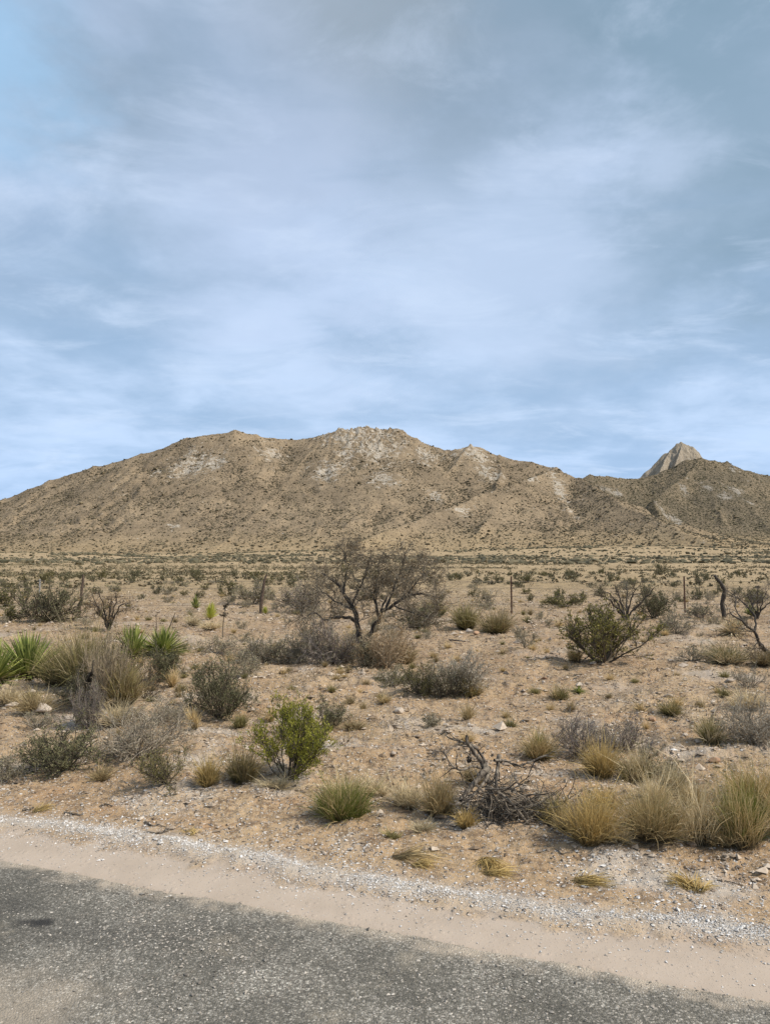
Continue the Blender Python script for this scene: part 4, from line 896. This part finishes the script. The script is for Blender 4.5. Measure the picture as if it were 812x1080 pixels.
def build_hill(name, x0, x1, y0, y1, nx, ny, ridges, base, k, pw, mat, rocks, amp=30, crag=3.5, skirt=True, rough=None):
    X, Y = np.meshgrid(np.linspace(x0, x1, nx), np.linspace(y0, y1, ny))
    H, dist = hill_field(X, Y, ridges, base, k, pw, 7. if base < 100 else 3., 1. if base < 100 else .55)
    up = sst(0, 80, H-base); off = sst(10, 170, dist)
    H = H+up*off*amp*(ridged((X+.25*Y)/190+.5*fbm(X/400, Y/400, 2, 89), Y/380, 4, 95)-.5)+up*off*amp*.35*(ridged(X/55, Y/130, 3, 94)-.5)+up*crag*fbm(X/38, Y/38, 4, 96, .6)
    if rough is not None:
        rk = rough(X, Y, H, dist); H = H+rk*(22*np.abs(fbm(X/26, Y/60, 3, 97))+10*ridged(X/15, Y/30, 3, 98)-7)
    else: rk = np.zeros_like(X)
    rel = H-base; w_ = sst(5, 120, rel); H = rel+base*w_+(1-w_)*Z(X, Y)-2.5*(1-sst(1.5, 7, rel)) if base < 100 else H-40*(1-sst(-4, 8, rel))
    return X, Y, H, dist, rk
def finish_hill(name, X, Y, H, rock, dark, mat):
    V = np.stack([X, Y, H], -1).reshape(-1, 3); n, k = X.shape; i = (np.arange(n-1)[:, None]*k+np.arange(k-1)[None]).ravel()
    me = rawmesh(name, V, np.stack([i, i+1, i+k+1, i+k], 1), np.zeros((0, 3), int), {'rock': np.clip(rock, 0, 1).ravel(), 'veg': np.clip(dark, 0, 1).ravel(), 'low': (1-sst(0, 75, H-Z(X, Y)+14*fbm(X/90, Y/90, 3, 120))).ravel()}, True)
    tag(obj(name, me, mat), kind='structure')
def hray(px, py, X, Y, H):
    d = pdir(px, py); D = np.linspace(Y[0, 0]+5, Y[-1, 0]-5, 900); x = d[0]*D/d[1]; z = CAMH+d[2]*D/d[1]
    ix = np.clip(((x-X[0, 0])/(X[0, 1]-X[0, 0])).astype(int), 0, X.shape[1]-1); iy = np.clip(((D-Y[0, 0])/(Y[1, 0]-Y[0, 0])).astype(int), 0, X.shape[0]-1)
    b = np.nonzero(H[iy, ix] > z)[0]
    return (x[b[0]], D[b[0]]) if len(b) else None
def mount_mat(name, soilA, soilB, rockA, rockB, vegc, vegamt):
    m, nt, b = newmat(name); T = NT(nt); p = T.pos()
    c = T.mix(T.rng(T.noise(p, .006, 5, .6), .35, .65), soilA, soilB)
    c = T.mix(T.rng(T.noise(p, .05, 5, .7), .4, .7, 0, .5), c, tuple(v*.66 for v in soilA))
    vz = T.vor(p, .14); vn = T.noise(p, .018, 4, .6); va = T.math('ADD', T.math('MULTIPLY', vn, .8), T.math('MULTIPLY', T.attr('veg'), .45))
    vm = T.math('MULTIPLY', T.rng(vz, .50, .32), T.rng(va, .36, .62, .25, 1.))
    c = T.mix(T.math('MULTIPLY', vm, vegamt), c, vegc)
    if name != 'spire_rock': c = T.mix(T.math('MULTIPLY', T.attr('low'), .8), c, T.mix(T.math('MULTIPLY', vm, .45), T.mix(T.rng(T.noise(p, .03, 5, .6), .35, .65), (.33, .24, .135), (.405, .30, .175)), vegc))
    rn = T.noise(p, .035, 5, .7, 1.2); rk = T.mix(T.rng(T.noise(T.pos((1, 1, .3)), .09, 4, .7), .3, .7), rockA, rockB)
    rm = T.math('ADD', T.attr('rock'), T.math('MULTIPLY', T.math('SUBTRACT', rn, .5), 3.6)); rm = T.math('ADD', rm, T.math('MULTIPLY', T.math('SUBTRACT', T.noise(p, .15, 4, .7), .5), 1.6)); rm = T.rng(rm, .50, .85, 0., .85)
    c = T.mix(rm, c, rk); T.l(c, b.inputs['Base Color'])
    h = T.math('ADD', T.noise(p, .12, 6, .75), T.math('MULTIPLY', vm, .4)); T.l(T.bump(h, 1., 5.), b.inputs['Normal']); b.inputs['Roughness'].default_value = 1.; b.inputs['Specular IOR Level'].default_value = .05
    return m
MM = mount_mat('mountain_slopes', (.242, .183, .119), (.332, .25, .160), (.37, .315, .235), (.52, .465, .39), (.105, .085, .056), .85)
HM = mount_mat('hill_slopes', (.175, .14, .095), (.24, .185, .12), (.28, .24, .19), (.40, .36, .30), (.065, .06, .035), .9)
SM = mount_mat('spire_rock', (.28, .23, .165), (.36, .30, .225), (.30, .25, .185), (.42, .36, .28), (.16, .13, .09), .5)
BASE = 40.
def R(pts, kk=1.): return ([w3(px, py, D if i == 0 or len(pts) > 9 else D-(2650-D)*.22) for i, (px, py, D) in enumerate(pts)], kk)
def RH(pts, kk=1.): return ([w3(*p) for p in pts], kk)
crest = R([(-420, 640, 2300), (-260, 590, 2350), (-100, 552, 2450), (0, 525, 2500), (50, 505, 2520), (100, 491, 2550), (150, 477, 2560), (185, 467, 2580), (200, 461, 2600), (250, 453, 2620), (270, 457, 2640), (290, 461, 2660), (320, 462, 2680), (342, 456, 2680), (356, 451, 2680), (385, 450, 2680), (418, 451, 2680), (434, 463, 2660), (460, 471, 2640), (470, 474, 2620), (495, 469, 2600), (510, 472, 2600), (530, 479, 2580), (560, 486, 2540), (585, 493, 2500), (612, 504, 2450)], .88)
main_r = [crest,
    R([(585, 493, 2500), (550, 505, 2380), (510, 520, 2250), (460, 540, 2100), (410, 558, 1950), (360, 572, 1800)], .85),
    R([(612, 503, 2450), (650, 522, 2250), (690, 545, 2050), (730, 564, 1850), (765, 580, 1700)], 1.05),
    R([(250, 453, 2620), (232, 490, 2440), (190, 525, 2260), (172, 556, 2080), (128, 577, 1950)], .7),
    R([(342, 457, 2680), (315, 492, 2480), (285, 525, 2280), (250, 555, 2050), (225, 578, 1850)], .65),
    R([(434, 463, 2660), (410, 500, 2470), (370, 530, 2300), (330, 552, 2120)], .55),
    R([(495, 469, 2600), (465, 500, 2450), (430, 527, 2300)], .5),
    R([(100, 491, 2550), (84, 530, 2380), (30, 562, 2160)], .8),
    R([(0, 525, 2500), (-50, 552, 2250), (-100, 575, 2000)], .9),
    R([(530, 479, 2580), (520, 540, 2180), (500, 565, 1960)], .5)]
def mrough(X, Y, H, dist):
    g1 = w3(388, 451, 2680); g2 = w3(480, 470, 2610); g3 = w3(345, 456, 2680)
    r_ = np.exp(-((X-g1[0])/150)**2)*sst(150, 10, np.abs(Y-g1[1]+55))*1.
    return r_+.45*np.exp(-((X-g2[0])/150)**2)*sst(130, 10, np.abs(Y-g2[1]+30))+.3*np.exp(-((X-g3[0])/90)**2)*sst(100, 10, np.abs(Y-g3[1]+30))
X, Y, H, dist, rk = build_hill('mountain', -3000, 1500, 1230, 3100, 900, 372, main_r, BASE, 2.7, 1.75, MM, None, rough=mrough)
rock = .75*np.clip(rk, 0, 1)
patches = [(205, 492, 46, 22), (225, 488, 30, 16), (285, 478, 30, 16), (365, 482, 22, 22), (345, 500, 40, 18), (405, 506, 34, 18), (398, 470, 60, 30), (370, 462, 40, 20), (590, 515, 14, 34), (450, 480, 30, 18), (485, 538, 24, 8), (500, 478, 50, 16), (185, 556, 16, 6), (515, 500, 26, 12), (560, 505, 18, 8), (460, 525, 18, 12), (605, 545, 10, 14), (165, 499, 14, 8)]
for px, py, w_, h_ in patches:
    hh = hray(px, py, X, Y, H)
    if hh is None: continue
    mpp = hh[1]/F; rock = np.maximum(rock, .75*np.exp(-((X-hh[0])/(w_*.55*mpp))**2-((Y-hh[1])/(h_*1.6*mpp))**2))
# vegetation gathers in the gullies: curvature of the terrain
def curv(H, n=10):
    P = np.pad(H, n, mode='edge'); c = np.cumsum(np.cumsum(np.pad(P, ((1, 0), (1, 0))), 0), 1); k = 2*n+1
    return (c[k:, k:]-c[:-k, k:]-c[k:, :-k]+c[:-k, :-k])/k**2-H
gully = sst(.5, 7, curv(H, 9))
mveg = np.clip(gully*1.+.25*sst(400, 1300, X)+.35*sst(-.1, .4, fbm(X/180, Y/180, 3, 101)), 0, 1)
MAIN = (X, Y, H, mveg, rock); finish_hill('mountain', X, Y, H, rock, mveg, MM)
hill_r = [RH([(560, 530, 2850), (600, 512, 2900), (622, 499, 2950), (640, 501, 3000), (655, 503, 3050), (676, 503.5, 3100), (700, 495, 3100), (725, 484, 3100), (738, 482, 3100), (750, 485, 3100), (761, 487.5, 3100), (766, 486, 3100), (790, 496, 3100), (812, 501, 3100), (860, 512, 3100), (930, 530, 3050), (1100, 575, 3000)]),
     RH([(738, 482, 3100), (715, 505, 2900), (690, 525, 2700), (700, 548, 2500)], .6),
     RH([(790, 496, 3100), (780, 520, 2850), (800, 545, 2600), (830, 570, 2300)], .7),
     RH([(766, 486, 3100), (750, 520, 2850), (760, 548, 2550)], .55),
     RH([(860, 512, 3100), (880, 545, 2700), (920, 575, 2300)], .8)]
X, Y, H, dist, rk = build_hill('hill', 350, 3400, 2050, 3500, 600, 290, hill_r, BASE, 2.4, 1.65, HM, None)
rock = np.zeros_like(X)
for px, py, w_, h_ in [(700, 541, 12, 6), (765, 525, 14, 6), (777, 518, 14, 5), (790, 530, 8, 5), (745, 515, 10, 6), (720, 516, 8, 5), (640, 515, 26, 5), (772, 495, 8, 4), (712, 550, 12, 7)]:
    hh = hray(px, py, X, Y, H)
    if hh is None: continue
    mpp = hh[1]/F; rock = np.maximum(rock, .85*np.exp(-((X-hh[0])/(w_*.6*mpp))**2-((Y-hh[1])/(h_*2.*mpp))**2))
hveg = np.clip(sst(.5, 7, curv(H, 9))*.9+.45+.3*fbm(X/180, Y/180, 3, 103), 0, 1)
HILL = (X, Y, H, hveg, rock); finish_hill('hill', X, Y, H, rock, hveg, HM)
sp_r = [RH([(650, 520, 4200), (672, 505, 4200), (682, 497, 4200), (691, 489, 4200), (699, 480, 4200), (706, 474, 4200), (712, 468, 4200), (717, 465.5, 4200), (724, 469, 4200), (728, 470, 4200), (735, 476, 4200), (740, 484, 4200), (752, 492, 4200), (775, 520, 4200)]),
         RH([(718, 466, 4200), (712, 490, 4080), (700, 515, 3950)], .8),  RH([(706, 474, 4200), (694, 500, 4060)], .8)]
Xs, Ys, Hs, d_, _ = build_hill('rocky_peak', 1150, 2100, 3850, 4650, 300, 260, sp_r, 200., .62, 1.05, SM, None, amp=6, crag=7)
Hs = Hs+sst(2, 40, d_)*(26*np.abs(fbm(Xs/55, Ys/75, 4, 110, .65))+14*(ridged(Xs/30+.8*fbm(Xs/50, Ys/50, 2, 112), Ys/45, 3, 111)-.6))+5*fbm(Xs/12, Ys/12, 3, 113)
finish_hill('rocky_peak', Xs, Ys, Hs, np.full_like(Xs, .6), np.zeros_like(Xs), SM)
# scrub on the slopes
def slope_scrub(name, label, data, n, seed, size, mat, base=.18):
    X, Y, H, vg, rock = data; r_ = np.random.default_rng(seed); ny, nx = X.shape; iy = r_.uniform(0, ny-1.01, n*6); ix = r_.uniform(0, nx-1.01, n*6)
    a, b = iy.astype(int), ix.astype(int); fy, fx = iy-a, ix-b
    g = lambda A: (A[a, b]*(1-fx)+A[a, b+1]*fx)*(1-fy)+(A[a+1, b]*(1-fx)+A[a+1, b+1]*fx)*fy
    x, y, z = g(X), g(Y), g(H); v = g(vg); rr = g(rock)
    az = np.abs(np.arctan2(x, y)) < .62
    kk = az & (z > Z(x, y)+.5) & (r_.random(n*6) < (base+(1-base)*v)*(1-.75*np.clip(rr*1.2, 0, 1))); x, y, z = x[kk][:n], y[kk][:n], z[kk][:n]; w = r_.lognormal(math.log(size), .38, len(x))
    m = M(); blobs(m, np.stack([x, y, z+w*.2], -1), w, r_, .7); tag(obj(name, m, mat), label, 'scrub', kind='stuff')
SL = veg('slope_scrub', (.075, .062, .036), (.20, .16, .095), None, 0, 0)
slope_scrub('mountain_scrub', 'dark scrub speckling the slopes of the broad tan mountain', MAIN, 52000, 1, 3.0, SL)
slope_scrub('hill_scrub', 'dark scrub covering the darker right hand hill', HILL, 22000, 2, 3.2, SCRUB, .3)

# ------------------------------------------------------------------ camera, light, sky
cam = bpy.data.cameras.new('camera'); co = bpy.data.objects.new('camera', cam); C.objects.link(co); sc.camera = co
cam.sensor_fit = 'VERTICAL'; cam.sensor_height = 24; cam.lens = 24*F/1080; cam.clip_start = .05; cam.clip_end = 40000
co.location = (0, 0, CAMH); co.rotation_euler = (math.pi/2+TH, 0, 0)
SUN_EL, SUN_AZ = rad(45), rad(104)     # azimuth clockwise from +Y: to the right, a little behind the camera
sd_ = Vector((math.sin(SUN_AZ)*math.cos(SUN_EL), math.cos(SUN_AZ)*math.cos(SUN_EL), math.sin(SUN_EL)))
sun = bpy.data.lights.new('sun', 'SUN'); so = bpy.data.objects.new('sun', sun); C.objects.link(so); sun.energy = 4.6; sun.angle = rad(2.5); sun.color = (1, .94, .85)
so.rotation_euler = sd_.to_track_quat('Z', 'Y').to_euler()
w = bpy.data.worlds.new('World'); sc.world = w; w.use_nodes = True; nt = w.node_tree; T = NT(nt); bg = nt.nodes['Background']
sky = T.n('ShaderNodeTexSky', sky_type='NISHITA'); sky.sun_disc = False; sky.sun_elevation = SUN_EL; sky.sun_rotation = SUN_AZ; sky.altitude = 1200; sky.air_density = 1.; sky.dust_density = .4; sky.ozone_density = 2.
tc = T.n('ShaderNodeTexCoord').outputs['Generated']; sx = T.n('ShaderNodeSeparateXYZ'); T.l(tc, sx.inputs[0])
zc = T.math('MAXIMUM', sx.outputs[2], 0.); den = T.math('ADD', zc, .16)
cv = T.n('ShaderNodeCombineXYZ'); T.l(T.math('DIVIDE', sx.outputs[0], den), cv.inputs[0]); T.l(T.math('DIVIDE', sx.outputs[1], den), cv.inputs[1]); cl = cv.outputs[0]
def blob(px, py, r0, r1, wob=.06):      # a cloud mass in a given direction of the sky
    d = nrm(pdir(px, py)); v = T.n('ShaderNodeVectorMath', operation='DOT_PRODUCT'); T.l(tc, v.inputs[0]); v.inputs[1].default_value = tuple(d)
    q_ = T.math('ARCCOSINE', v.outputs['Value'])
    q_ = T.math('ADD', q_, T.math('MULTIPLY', T.math('SUBTRACT', T.noise(cl, 2.2, 6, .6), .5), wob*6))
    return T.rng(q_, rad(r0), rad(r1), 1., 0.)
n1 = T.noise(cl, .85, 6, .55, .35); n2 = T.noise(cl, 2.6, 7, .6, .25)
cover = T.math('ADD', T.math('MULTIPLY', n1, .65), T.math('MULTIPLY', n2, .35))
lum = T.rng(cover, .34, .66)
K = 10.                                    # cloud radiances are divided by the background strength (0.1)
c3 = lambda r, g, b: (r*K, g*K, b*K)
blue = T.mix(.35, sky.outputs[0], c3(.36, .58, .90))
high = T.rng(zc, .12, .62)
lightc = T.mix(high, c3(.53, .68, .91), c3(.46, .565, .74))
darkc = T.mix(high, c3(.34, .49, .70), c3(.235, .32, .42))
col = T.mix(T.rng(lum, .0, 1.), darkc, lightc)
col = T.mix(T.rng(zc, .02, .20, .40, .0), col, c3(.40, .60, .93))
for px, py, r0, r1, cc, a in [(640, 20, 6, 24, (.19, .30, .40), .75), (800, 150, 2, 16, (.23, .34, .45), .6), (480, 110, 2, 13, (.28, .36, .47), .55), (215, 90, 1, 9, (.27, .37, .50), .55), (370, -5, 1, 10, (.31, .36, .41), .5),
                              (-10, 60, 2, 10, (.33, .54, .78), .8), (40, 250, 0, 7, (.30, .42, .60), .6), (705, 180, .5, 6.5, (.52, .63, .82), .6), (520, 300, 2, 13, (.54, .66, .86), .5), (300, 370, 1, 9, (.55, .68, .89), .45), (300, 230, 2, 14, (.50, .61, .82), .5), (560, 240, 2, 12, (.50, .62, .83), .5), (480, 170, 0, 4, (.26, .36, .48), .4), (280, 130, 0, 8, (.44, .53, .70), .4), (110, 25, 0, 4, (.42, .50, .66), .5)]:
    col = T.mix(T.math('MULTIPLY', blob(px, py, r0, r1), a), col, c3(*cc))
sv = T.n('ShaderNodeVectorMath', operation='MULTIPLY'); T.l(cl, sv.inputs[0]); sv.inputs[1].default_value = (.75, 1.25, 1)
n3 = T.noise(sv.outputs[0], 3.4, 7, .62, .5); n4 = T.noise(sv.outputs[0], 1.5, 6, .6, .8)
col = T.mix(T.rng(n3, .48, .72, 0, .5), col, T.mix(high, c3(.60, .73, .93), c3(.55, .65, .82)))
col = T.mix(T.rng(n4, .50, .70, 0, .45), col, T.mix(high, c3(.30, .46, .68), c3(.24, .34, .47)))
gap = T.rng(T.noise(cl, .55, 5, .5, .6), .56, .74, 0, .5)
col = T.mix(gap, col, blue)
T.l(col, bg.inputs[0]); bg.inputs[1].default_value = .1
vs = sc.view_settings; vs.view_transform = 'Standard'; vs.look = 'None'; vs.gamma = 1; vs.use_curve_mapping = False; vs.exposure = .18
sc.display_settings.display_device = 'sRGB'
sc.cycles.max_bounces = 5; sc.cycles.diffuse_bounces = 3; sc.cycles.transparent_max_bounces = 4
